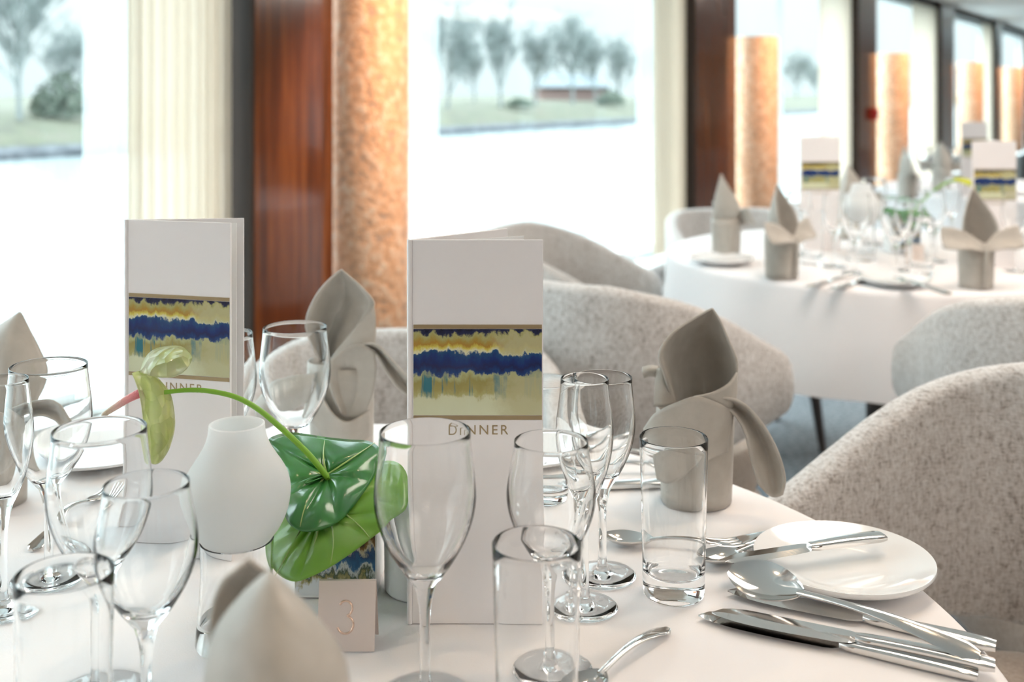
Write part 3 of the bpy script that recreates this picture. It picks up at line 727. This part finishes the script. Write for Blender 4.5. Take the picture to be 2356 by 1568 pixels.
nN = [('front_fold', [[(455, 2150, .455), (540, 2200, .435), (630, 2200, .430), (720, 2200, .438), (805, 2150, .46)],
                [(462, 1720, .468), (540, 1730, .446), (630, 1730, .442), (720, 1730, .45), (802, 1720, .474)],
                [(472, 1570, .475), (545, 1570, .455), (635, 1570, .45), (715, 1570, .458), (797, 1570, .482)],
                [(482, 1495, .480), (550, 1490, .462), (632, 1490, .458), (708, 1490, .466), (784, 1500, .486)],
                [(510, 1430, .484), (565, 1425, .470), (628, 1422, .466), (690, 1425, .472), (742, 1438, .488)],
                [(565, 1362, .488), (590, 1358, .480), (624, 1356, .477), (654, 1360, .481), (682, 1372, .489)],
                [(614, 1318, .49), (617, 1317, .49), (620, 1316, .49), (623, 1318, .49), (627, 1320, .49)]]),
      ('peak', [[(478, 1560, .512), (560, 1560, .53), (700, 1560, .515)], [(486, 1420, .508), (560, 1400, .526), (672, 1390, .512)], [(508, 1345, .506), (570, 1330, .518), (645, 1335, .510)], [(545, 1310, .505), (575, 1304, .51), (605, 1310, .508)], [(571, 1290, .506), (574, 1289, .506), (578, 1291, .506)]]),
      ('side_fold', [[(690, 1400, .486), (700, 1500, .470), (700, 1640, .458), (705, 1900, .45)], [(745, 1450, .492), (760, 1530, .484), (765, 1650, .476), (770, 1900, .468)], [(790, 1512, .505), (800, 1570, .505), (806, 1660, .505), (810, 1900, .505)]])]
cN = Vector(((632-CX)/F*.5, .5, TZ))
napkin(cN, 'large blurred brown napkin in the foreground, in front of the table number card', nN, (cN.x, cN.y, .033, .035, .10))

def napkin_sym():
    """flower fold seen on the other tables: rolled body, peak and two side wings; front is -y"""
    o = thing('folded_napkin', (0, 0, 0), 'x', 'napkin', 'folded taupe napkins')
    mb = MB(); n = 32; rg = []
    for i in range(7):
        u = i/6; r = .033 + .003*u
        rg.append([(r*(1+.06*math.cos(2*a))*math.cos(a), r*(1+.06*math.cos(3*a))*math.sin(a), .0012+.10*u) for a in [2*PI*j/n for j in range(n)]])
    mb.rings(rg, True, False, False); mb.build('rolled_body', M['napkin'], o, solid=.0022)
    pk = [[(-.032, -.010, .09), (-.018, .020, .09), (0, .032, .09), (.018, .020, .09), (.032, -.010, .09)],
          [(-.040, -.020, .125), (-.022, .016, .125), (0, .030, .125), (.022, .016, .125), (.040, -.020, .125)],
          [(-.034, -.012, .155), (-.018, .014, .155), (0, .026, .155), (.018, .014, .155), (.034, -.012, .155)],
          [(-.018, .002, .185), (-.010, .012, .185), (0, .018, .186), (.010, .012, .185), (.018, .002, .185)],
          [(-.002, .010, .212), (-.001, .011, .2125), (0, .011, .213), (.001, .011, .2125), (.002, .010, .212)]]
    mb = MB(); net_surface(mb, pk, 5); mb.build('peak', M['napkin'], o, solid=.0022)
    for sg in (-1, 1):
        w = [[(sg*.003, -.040, .080), (sg*.003, -.036, .092), (sg*.004, -.032, .100)], [(sg*.035, -.046, .088), (sg*.035, -.030, .104), (sg*.036, -.022, .122)],
             [(sg*.068, -.044, .088), (sg*.068, -.026, .108), (sg*.066, -.018, .132)], [(sg*.092, -.036, .090), (sg*.092, -.022, .112), (sg*.088, -.014, .134)]]
        mb = MB(); net_surface(mb, w, 5); mb.build('wing', M['napkin'], o, solid=.0022)
    mb = MB(); net_surface(mb, [[(-.006, -.0385, .004), (0, -.042, .004), (.006, -.0385, .004)], [(-.006, -.040, .05), (0, -.045, .05), (.006, -.040, .05)], [(-.004, -.041, .09), (0, -.046, .09), (.004, -.041, .09)]], 4)
    mb.build('front_seam', M['napkin'], o, solid=.002)
    return o
NS = napkin_sym(); 
p = PZ(2262, 668); NS.location = (p.x, p.y+.035, TZ); NS.rotation_euler = (0, 0, .12); NS['label'] = 'blurred napkin with two spread wings at the front right of the second table'
p = PZ(1668, 592); dup(NS, (p.x, p.y, TZ), 1.9, 'blurred pale napkin with dark flap at the left end of the second table')
p = PZ(1806, 646); dup(NS, (p.x, p.y+.035, TZ), .75, 'blurred napkin at the front of the second table, left below the first far menu')
dup(NS, ((2088-CX)/F*4.32, 4.32, TZ), 1.2, 'hazy dark peaked napkin on the farthest table above the glasses')
dup(NS, ((2165-CX)/F*4.6, 4.6, TZ), 2.6, 'hazy pale napkin on the farthest table beside its menu')
dup(NS, ((1955-CX)/F*3.12, 3.12, TZ), 2.5, 'blurred napkin at the back of the second table right of the first far menu')

# ------------------------------------------------------------------ plates
def plate_proto(r, nm='bread_plate'):
    mb = MB(); prof = [(.0005, .003), (r*.45, .003), (r*.52, .0005), (r*.56, .0005), (r*.60, .004), (r*.85, .0085), (r*.97, .0125), (r, .0155), (r*.992, .0175), (r*.965, .017), (r*.83, .0125), (r*.62, .0075), (r*.5, .0065), (.0005, .0065)]
    n = 72; mb.lathe(prof, n, cap0=True); mb.f.append(tuple(range(len(mb.v)-n, len(mb.v))))
    return mb.build(nm, M['china'], None, angle=60)
PL = plate_proto(.0765)
p = PZ(1940, 1322); PL.location = (p.x, p.y, TZ); tag(PL, 'white bread plate with a butter knife across it, near the right table edge', 'plate', 'white bread plates')
def plate(px, py, lb):
    q = PZ(px, py); o = PL.copy(); C.objects.link(o); o.location = q; o['label'] = lb
plate(1660, 606, 'blurred plate before the left napkin of the second table'); plate(2060, 655, 'blurred plate at the front edge of the second table')
plate(232, 1066, 'white plate seen through the large glass at left'); plate(1185, 1062, 'white plate behind the front menu and the slim glasses')

# ------------------------------------------------------------------ cutlery (local x from head tip to handle end)
def sweep(mb, st, n=12, power=1.0):
    rg = []
    for x, y, z, w, t in st:
        ring = []
        for j in range(n):
            a = 2*PI*j/n; c_, s_ = math.cos(a), math.sin(a)
            ring.append((x, y + w*math.copysign(abs(c_)**power, c_), z + t*math.copysign(abs(s_)**power, s_)))
        rg.append(ring)
    mb.rings(rg)
def handle(o, Lh, x0, zend=.003, w=.0095, zneck=.006):
    mb = MB(); n = 14; st = []
    for i in range(n+1):
        u = i/n; x = x0 + Lh*u
        ww = .0026 + (w-.0026)*max(0, (u-.25)/.75)**1.3
        if u > .93: ww *= math.sqrt(max(.02, 1-((u-.93)/.075)**2))
        z = zneck*(1-u) + zend*u + .006*math.sin(PI*min(1, u*1.05))
        st.append((x, 0, z, ww, .0016 if u < .9 else .0014))
    sweep(mb, st, 12, .8); return mb.build('handle', M['steel'], o, angle=60)
def spoon_proto(Lt, wb, name='spoon'):
    o = thing(name, (0, 0, 0), 'x', 'spoon', 'steel cutlery'); lb = Lt*.32
    mb = MB(); nu, nv = 20, 17; up = []; dn = []
    for i in range(nu+1):
        u = i/nu; x = lb*u; w = wb*(math.sin(PI*min(1, (u*.94+.03)))**.62)*(1.0 - .12*u); ru = []; rd = []
        for j in range(nv):
            v = -1 + 2*j/(nv-1); dep = (1-v*v)*math.sin(PI*(u*.96+.02))**.8
            z = .0085 - .007*dep - .0015*u + .001*u
            ru.append((x, w*v, z+.0006)); rd.append((x, w*v, z-.0006))
        up.append(ru); dn.append(rd)
    rg = [a + b_[::-1] for a, b_ in zip(up, dn)]
    mb.rings(rg); mb.build('bowl', M['steel'], o, angle=70)
    handle(o, Lt-lb+.004, lb-.004, .002, wb*.5, .0072); return o
def fork_proto(Lt, name='fork'):
    o = thing(name, (0, 0, 0), 'x', 'fork', 'steel cutlery'); lh = Lt*.36
    for k in range(4):
        y = (k-1.5)*.0053
        mb = MB(); sweep(mb, [(0, y, .0075, .0006, .0005), (.01, y, .0050, .0013, .0008), (.024, y, .0026, .0016, .0010), (.036, y*.98, .0030, .0018, .0010)], 8); mb.build('tine', M['steel'], o)
    mb = MB(); sweep(mb, [(.034, 0, .0030, .0098, .0010), (.042, 0, .0038, .0096, .0012), (.052, 0, .0056, .0060, .0014), (.062, 0, .0072, .0030, .0016)], 14, .7); mb.build('root', M['steel'], o)
    handle(o, Lt-.058, .058, .002, .0085, .0072); return o
def knife_proto(Lt, wb, name='table_knife'):
    o = thing(name, (0, 0, 0), 'x', 'knife', 'steel cutlery'); lb = Lt*.54
    mb = MB(); rg = []; n = 18
    for i in range(n+1):
        u = i/n; x = lb*u
        lo = -wb*.5 - wb*.20*math.sin(PI*u**.8); hi = wb*.5
        if u < .28: k = math.sqrt(max(0, 1-((.28-u)/.28)**2)); hi = -wb*.3 + (wb*.8)*k; lo = -wb*.3 + (lo+wb*.3)*max(.15, k)
        if u > .93: q = (u-.93)/.07; lo = lo*(1-q*.5); hi *= (1-q*.25)
        rg.append([(x, lo, .0032), (x, hi, .0024), (x, hi, .0042), (x, (lo+hi)/2, .0041)])
    mb.rings(rg); mb.build('blade', M['steel'], o, smooth=False)
    mb = MB(); st = []
    for i in range(15):
        u = i/14; x = lb-.002 + (Lt-lb+.002)*u; w = .0058 + .0030*u; t = .0030 + .0008*math.sin(PI*u)
        if u < .07: w *= .7+4*u
        if u > .95: w *= .86; t *= .8
        st.append((x, 0, .0040, w, t))
    sweep(mb, st, 16, .6); mb.build('handle', M['steel'], o, angle=35)
    return o
KN = knife_proto(.204, .0185); BK = knife_proto(.158, .0150, 'butter_knife'); SP = spoon_proto(.195, .0205, 'table_spoon'); TS = spoon_proto(.135, .0150, 'dessert_spoon'); FK = fork_proto(.140, 'dessert_fork')
def lay(proto, a, b2, lb, z=0.0, tilt=0, zb=None, roll=0):
    pa = PZ(a[0], a[1], TZ+z); pb = PZ(b2[0], b2[1], TZ+(z if zb is None else zb))
    d = pb-pa; rz = math.atan2(d.y, d.x)
    if proto.name in used: o = dup(proto, pa, rz, lb)
    else: used.add(proto.name); o = proto; o.location = pa; o.rotation_euler = (0, 0, rz); o['label'] = lb
    o.rotation_euler = (roll, -math.asin(max(-1, min(1, d.z/d.length))), rz)
    return o
lay(KN, (1612, 1418), (2238, 1560), 'front table knife with broad blade, lowest in the photo of the knives by the plate')
lay(KN, (1642, 1412), (2236, 1532), 'middle table knife, tip beside the front knife, partly under the large spoon', .0045)
lay(KN, (1679, 1362), (2246, 1487), 'back table knife with only its dark tip and handle showing beside the large spoon')
lay(SP, (1682, 1326), (2242, 1508), 'large table spoon lying face up across the knives below the bread plate', .0175, zb=.0115, roll=.42)
lay(BK, (1664, 1297), (2023, 1243), 'butter knife resting across the bread plate', .0155, zb=.0175)
lay(FK, (1624, 1262), (1928, 1222), 'dessert fork behind the bread plate, handle pointing to the armchair', .004)
lay(TS, (1388, 1250), (1692, 1274), 'dessert spoon with its bowl left of the sharp tumbler', 0)
lay(TS, (1612, 1306), (1800, 1262), 'dessert spoon partly under the fork, right of the sharp tumbler', 0)
lay(TS, (1306, 1630), (1546, 1444), 'spoon with handle up at the bottom, right of the near tumbler', 0)
lay(KN, (1100, 1140), (1508, 1118), 'table knife behind the slim wine glasses, nearest of the cutlery left of the sharp napkin', 0)
lay(FK, (1252, 1086), (1512, 1086), 'fork lying behind the slim wine glasses, middle of the cutlery left of the sharp napkin', 0)
lay(FK, (1258, 1056), (1508, 1056), 'fork lying farthest back of the cutlery left of the sharp napkin', 0)
lay(FK, (276, 1142), (60, 1276), 'fork at left seen through the large wine glasses', 0)
for a, b2, lb in (((1850, 662), (1975, 632), 'blurred knife at the front edge of the second table left of the spoon'), ((1905, 668), (2020, 640), 'blurred knife at the front edge of the second table, second from the napkin'),
                  ((2060, 640), (2170, 676), 'blurred knife crossing the plate at the front edge of the second table')):
    lay(KN, a, b2, lb, .02 if a[0] == 2060 else 0)

# ------------------------------------------------------------------ lamp
def lamp(x, y, label):
    o = thing('table_lamp', (x, y, TZ), label, 'lamp', 'small frosted table lamps')
    sh = [(.0262, .079), (.033, .0885), (.0380, .100), (.0402, .113), (.0392, .123), (.0355, .132), (.0290, .142), (.0240, .151), (.0215, .159), (.0208, .166)]
    pr = [tuple(p) for p in spline([(a, b_, 0) for a, b_ in sh], 4)]; pr = [(p[0], p[1]) for p in pr]
    prof = pr + [(.0196, .1665)] + [(r-.0016, z) for r, z in reversed(pr)]
    mb = MB(); mb.lathe(prof + [prof[0]], 56); mb.build('lamp_shade', M['frost'], o, angle=60)
    base = [(.0005, .0006), (.0300, .0006), (.0308, .003), (.0298, .015), (.0278, .035), (.0268, .055), (.0275, .0785), (.0262, .0788), (.0252, .055), (.0262, .035), (.0275, .020), (.012, .016), (.0005, .016)]
    mb = MB(); n = 56; mb.lathe(base, n, cap0=True); mb.f.append(tuple(range(len(mb.v)-n, len(mb.v)))); mb.build('glass_base', M['glass'], o, angle=50)
    return o
LP = lamp(*at(545, .826), 'small lamp with frosted white shade and clear glass base beside the green leaf')
x, y = at(1982, 2.72); dup(LP, (x, y, TZ), 0, 'blurred white lamp on the second table right of the first far menu', scale=1.15)

# ------------------------------------------------------------------ plant, pots and number card
def polar_leaf(mb, centre, rim, dfun, nr=14, cup=.012, veins=9, vd=.0025):
    rim = [(px, py, 0) for px, py in rim]
    pts = spline(rim, 6); n = len(pts); o = len(mb.v); cx_, cy_ = centre
    for i in range(nr+1):
        u = i/nr
        for j, p in enumerate(pts):
            x = cx_ + (p.x-cx_)*u; y = cy_ + (p.y-cy_)*u
            w = j/(n-1)
            d = dfun(x, y) - cup*math.sin(PI*min(1, u))*1.0 + vd*abs(math.sin(PI*veins*w))*-math.sin(PI*u)
            mb.v.append(tuple(PD(x, y, d)))
    for i in range(nr):
        for j in range(n-1): mb.f.append((o+i*n+j, o+i*n+j+1, o+(i+1)*n+j+1, o+(i+1)*n+j))
PO = thing('anthurium_plant', PD(770, 1200, .905), 'green anthurium with one pale flower arching left and two glossy leaves', 'plant')
PO.location.z = TZ+.02; off = PO.location
def shift(mb): mb.v = [tuple(Vector(p)-off) for p in mb.v]; return mb
r1 = [(747, 1096), (708, 1112), (676, 1122), (646, 1112), (630, 1072), (628, 1036), (619, 1010), (662, 995), (706, 999), (752, 1006), (800, 1011), (848, 1015), (874, 1034), (868, 1064), (862, 1092), (842, 1124), (816, 1160), (786, 1194), (755, 1213), (720, 1222), (690, 1220), (666, 1205), (655, 1180), (652, 1150), (662, 1118), (704, 1099), (744, 1092)]
mb = MB(); polar_leaf(mb, (752, 1092), r1, lambda x, y: .905 - (y-1092)*.00052, cup=.010, veins=9, vd=.006); shift(mb).build('upper_leaf', M['leaf_dark'], PO, solid=.0008, angle=180)
dl = lambda x, y: .916 - (y-1092)*.00050 + max(0, 752-x)*.00023
r2 = [(690, 1150), (655, 1160), (633, 1190), (619, 1240), (622, 1290), (640, 1320), (672, 1336), (704, 1330), (762, 1302), (822, 1262), (872, 1224), (924, 1190), (937, 1150), (933, 1092), (905, 1062), (862, 1060), (800, 1080), (745, 1110), (690, 1150)]
mb = MB(); polar_leaf(mb, (735, 1190), r2, dl, cup=.006, veins=11, vd=.004); shift(mb).build('lower_leaf', M['leaf_light'], PO, solid=.0008, angle=180)
st = spline([PD(*p)-off for p in [(752, 1096, .892), (732, 1070, .889), (700, 1034, .886), (640, 978, .880), (590, 938, .876), (540, 912, .872), (480, 899, .868), (430, 897, .864), (378, 902, .861)]], 5)
mb = MB(); mb.tube(st, [.0026 - .0009*i/len(st) for i in range(len(st))], 12); mb.build('flower_stem', M['stem'], PO)
mb = MB(); mb.tube([PD(752, 1095, .893)-off, PD(765, 1140, .914)-off, Vector((0, .02, .008))], [.002, .002, .002], 10); mb.build('leaf_stalk', M['stem'], PO)
def veins(name, c, ends, df, parent, lift=.004):
    mb = MB()
    for e in ends:
        pts = []
        for i in range(9):
            u = i/8; bx = c[0]+(e[0]-c[0])*u + e[2]*math.sin(PI*u); by = c[1]+(e[1]-c[1])*u + e[3]*math.sin(PI*u)
            pts.append(PD(bx, by, df(bx, by) - lift*math.sin(PI*min(1, u)) - .0012)-off)
        mb.tube(pts, [.0011*(1-.75*i/8) for i in range(9)], 6)
    return mb.build(name, M['vein'], parent)
M['vein'] = mat('pale_vein', (.36, .50, .16), .35)
veins('upper_leaf_veins', (752, 1092), [(748, 1008, -6, 0), (862, 1018, 0, 0), (640, 1040, 0, 10), (690, 1215, -12, -6)], lambda x, y: .905 - (y-1092)*.00052, PO, .0125)
veins('lower_leaf_veins', (735, 1140), [(632, 1326, 0, 0), (690, 1328, 16, 0), (760, 1298, 18, 0), (850, 1236, 20, 8)], dl, PO, .0085)
mb = MB(); net_surface(mb, [[(PD(*p)-off) for p in row] for row in
   [[(304, 858, .862), (322, 853, .868), (345, 858, .868), (366, 872, .864)], [(316, 888, .855), (345, 888, .868), (372, 893, .870), (391, 905, .862)], [(325, 925, .850), (350, 928, .866), (380, 934, .868), (400, 946, .858)],
    [(331, 975, .848), (350, 982, .864), (380, 988, .866), (401, 985, .855)], [(337, 1022, .848), (355, 1026, .858), (375, 1030, .860), (389, 1030, .854)], [(343, 1062, .850), (352, 1067, .852), (362, 1066, .852), (373, 1058, .852)]]], 6)
net_surface(mb, [[(PD(*p)-off) for p in row] for row in
   [[(322, 857, .866), (334, 859, .862), (346, 864, .860)], [(333, 826, .875), (354, 842, .860), (372, 868, .856)], [(350, 807, .880), (386, 824, .862), (402, 866, .852)], [(378, 797, .882), (410, 816, .864), (424, 853, .854)], [(416, 797, .880), (431, 815, .868), (434, 842, .858)], [(437, 812, .872), (441, 822, .869), (438, 832, .866)]]], 6)
mb.build('spathe', M['spathe'], PO, solid=.0009, angle=180)
sp = spline([PD(*p)-off for p in [(324, 903, .858), (295, 917, .854), (262, 938, .850), (234, 957, .846)]], 6)
mb = MB(); mb.tube(sp, [.0036 - .0018*(i/len(sp)) if i < len(sp)-1 else .0009 for i in range(len(sp))], 14); mb.build('spadix', M['spadix'], PO)
# marbled square pot
POT = o = thing('plant_pot', (-.146, .926, TZ), 'square pot with dark blue and gold marbled front under the green leaves', 'pot')
mb = MB()
for s_ in (1,):
    a = .034; b_ = .0285; t = .003; h = .074
    outer = [(-a, -b_), (a, -b_), (a, b_), (-a, b_)]; inn = [(-a+t, -b_+t), (a-t, -b_+t), (a-t, b_-t), (-a+t, b_-t)]
    mb.rings([[(x, y, .0006) for x, y in outer], [(x, y, h) for x, y in outer], [(x, y, h) for x, y in inn], [(x, y, .02) for x, y in inn]], True, True, True)
mb.build('pot_body', M['white'], o, smooth=False, bevel=.0012)
mb = MB(); mb.box(-.033, .033, -.0292, -.0284, .003, .072); mb.build('marbled_front', M['marble'], o, smooth=False)
# white cylinder pot
mb = MB(); mb.lathe([(.001, .0006), (.028, .0006), (.0295, .003), (.030, .075), (.0285, .0765), (.0270, .075), (.0265, .006), (.001, .006)], 48, cap0=True); mb.f.append(tuple(range(len(mb.v)-48, len(mb.v))))
o = mb.build('cylinder_pot', M['white'], None, angle=50); o.location = (-.078, .917, TZ); tag(o, 'plain white round pot partly hidden behind the front menu, right of the marbled pot', 'pot')
# table number
nm = MB(); pts = []
for k in range(13): a_ = math.radians(150 - 222*k/12); pts.append((.0050*math.cos(a_), .0058 + .0052*math.sin(a_), 0))
for k in range(15): a_ = math.radians(74 - 236*k/14); pts.append((.0002 + .0060*math.cos(a_), -.0056 + .0062*math.sin(a_), 0))
nm.tube(spline(pts, 3), .00085, 8); N3 = bpy.data.meshes.new('number'); N3.from_pydata(nm.v, [], nm.f); N3.materials.append(M['rosefoil']); N3.polygons.foreach_set('use_smooth', [True]*len(N3.polygons))
def number_card(x, y, label, rz=0):
    o = thing('number_card', (x, y, TZ), label, 'number card', 'table number cards', rz)
    w, h, dp = .0215, .0485, .022
    mb = MB(); mb.rings([[(-w, -dp/2, .0005), (w, -dp/2, .0005)], [(-w, -.001, h), (w, -.001, h)], [(-w, .001, h), (w, .001, h)], [(-w, dp/2+.004, .0005), (w, dp/2+.004, .0005)]], closed=False)
    mb.build('card', M['rosecard'], o, smooth=False, solid=.0012)
    t = bpy.data.objects.new('number', N3); C.objects.link(t); t.parent = o
    t.rotation_euler = (math.atan2(h, dp/2-.001), 0, 0); t.location = (-.001, -dp/4-.0010, h*.50); t['label'] = 'raised shiny number 3'
    return o
number_card((800-CX)/F*.822, .823, 'blush folded card with number 3 standing before the marbled pot')
NC2 = number_card(*at(2105, 2.66), 'blurred blush number card on the second table', -.3)
# second table: plant and pot
o = thing('anthurium_plant', (*at(2075, 2.86), TZ+.03), 'blurred anthurium with yellow green flower on the second table', 'plant')
mb = MB(); mb.tube(spline([(0, 0, 0), (.03, -.02, .09), (.09, -.04, .15), (.13, -.06, .165)], 5), .003, 8); mb.build('flower_stem', M['stem'], o)
mb = MB(); net_surface(mb, [[(.10, -.08, .168), (.115, -.075, .172), (.13, -.06, .168)], [(.12, -.085, .160), (.14, -.075, .168), (.15, -.06, .166)], [(.155, -.09, .148), (.165, -.08, .155), (.175, -.065, .156)], [(.19, -.09, .150), (.192, -.085, .153), (.194, -.08, .154)]], 5); mb.build('spathe', M['spathe_far'], o, solid=.001)
for k, (ax, sz) in enumerate(((2.6, .055), (.3, .06), (4.6, .065))):
    mb = MB(); c_, s_ = math.cos(ax), math.sin(ax)
    net_surface(mb, [[(c_*u*sz*1.6 - s_*v*sz*wd, s_*u*sz*1.6 + c_*v*sz*wd, .07 + .03*math.sin(u*2.2) - .02*abs(v) - (.05*u*u)) for v in (-1, -.5, 0, .5, 1)] for u, wd in ((0, .25), (.25, .75), (.6, .7), (1, .05))], 4)
    mb.build('leaf', M['leaf_dark'], o, solid=.001)
dup(POT, (*at(2075, 2.86), TZ), 0, 'blurred marbled pot on the second table behind the glasses', scale=1.1)

# ------------------------------------------------------------------ light
w = bpy.data.worlds.new('sky'); SC.world = w; w.use_nodes = True; nt = w.node_tree; bg = nt.nodes['Background']
tc = N(nt, 'ShaderNodeTexCoord'); sx = N(nt, 'ShaderNodeSeparateXYZ'); L(nt, tc.outputs['Generated'], sx.inputs[0])
r = ramp(nt, [(0.0, (.091, .100, .103)), (.085, (.100, .108, .111)), (.25, (.34, .38, .40)), (.6, (.88, .96, 1.0))]); L(nt, sx.outputs['Z'], r.inputs[0]); L(nt, r.outputs[0], bg.inputs['Color'])
bg.inputs['Strength'].default_value = 7.2
def area(name, s, t, z, sx_, sy_, power, col, rot=(0, 0, 0)):
    li = bpy.data.lights.new(name, 'AREA'); li.shape = 'RECTANGLE'; li.size = sx_; li.size_y = sy_; li.energy = power; li.color = col
    o = bpy.data.objects.new(name, li); C.objects.link(o); o.matrix_world = WALL @ Matrix.Translation((s, t, z)) @ Euler(rot).to_matrix().to_4x4(); return o
for i in range(5):
    area('added_fill_panel', -1.5+3.0*i, 3.9, CEIL-.02, 1.8, 1.4, (15, 17, 26, 30, 30)[i], (1, .89, .79))  # broad soft panels added under the ceiling as fill, no real fittings
for i in range(3):
    area('added_fill_panel', 3.4+3.0*i, 1.8, CEIL-.02, 1.0, .6, 9, (1, .88, .78))  # smaller added fill nearer the window wall, likewise not a fitting
def spot(name, s, t, z, power, col, rad=.02, size=1.4):
    li = bpy.data.lights.new(name, 'SPOT'); li.energy = power; li.color = col; li.shadow_soft_size = rad; li.spot_size = size; li.spot_blend = .6
    o = bpy.data.objects.new(name, li); C.objects.link(o); o.matrix_world = WALL @ Matrix.Translation((s, t, z)); return o
for sc, zt in WLIGHT:
    o = spot('copper_downlight', sc, .9, CEIL-.02, 54, (1, .56, .29), .03, .75)
    o.matrix_world = WALL @ Matrix.Translation((sc, .95, CEIL-.02)) @ Euler((-.78, 0, 0)).to_matrix().to_4x4()
for s, t in ((.5, 2.2), (1.4, 1.0), (1.5, 2.6), (2.6, 1.9), (4.0, 1.3), (4.2, 2.6)):
    spot('table_downlight', s, t, CEIL-.02, 6, (1, .72, .45), .03, 2.0)

# ------------------------------------------------------------------ camera
cam = bpy.data.cameras.new('camera'); co = bpy.data.objects.new('camera', cam); C.objects.link(co)
co.location = (0, 0, CZ); co.rotation_euler = (PI/2, 0, 0)
cam.sensor_fit = 'HORIZONTAL'; cam.sensor_width = 36; cam.lens = 36*F/2356; cam.shift_y = -(784-HZ)/2356; cam.clip_start = .05; cam.clip_end = 2000
cam.dof.use_dof = True; cam.dof.focus_distance = .90; cam.dof.aperture_fstop = 5.2
SC.camera = co
SC.view_settings.view_transform = 'Standard'; SC.view_settings.look = 'None'; SC.view_settings.exposure = 0.72; SC.view_settings.gamma = 1
try: SC.view_settings.use_curve_mapping = False
except Exception: pass
cy = SC.cycles
cy.max_bounces = 20; cy.transmission_bounces = 20; cy.glossy_bounces = 4; cy.diffuse_bounces = 3; cy.transparent_max_bounces = 12
cy.use_adaptive_sampling = True; cy.adaptive_threshold = .15
cy.sample_clamp_indirect = 5.0; cy.caustics_reflective = True; cy.caustics_refractive = True; cy.blur_glossy = .3
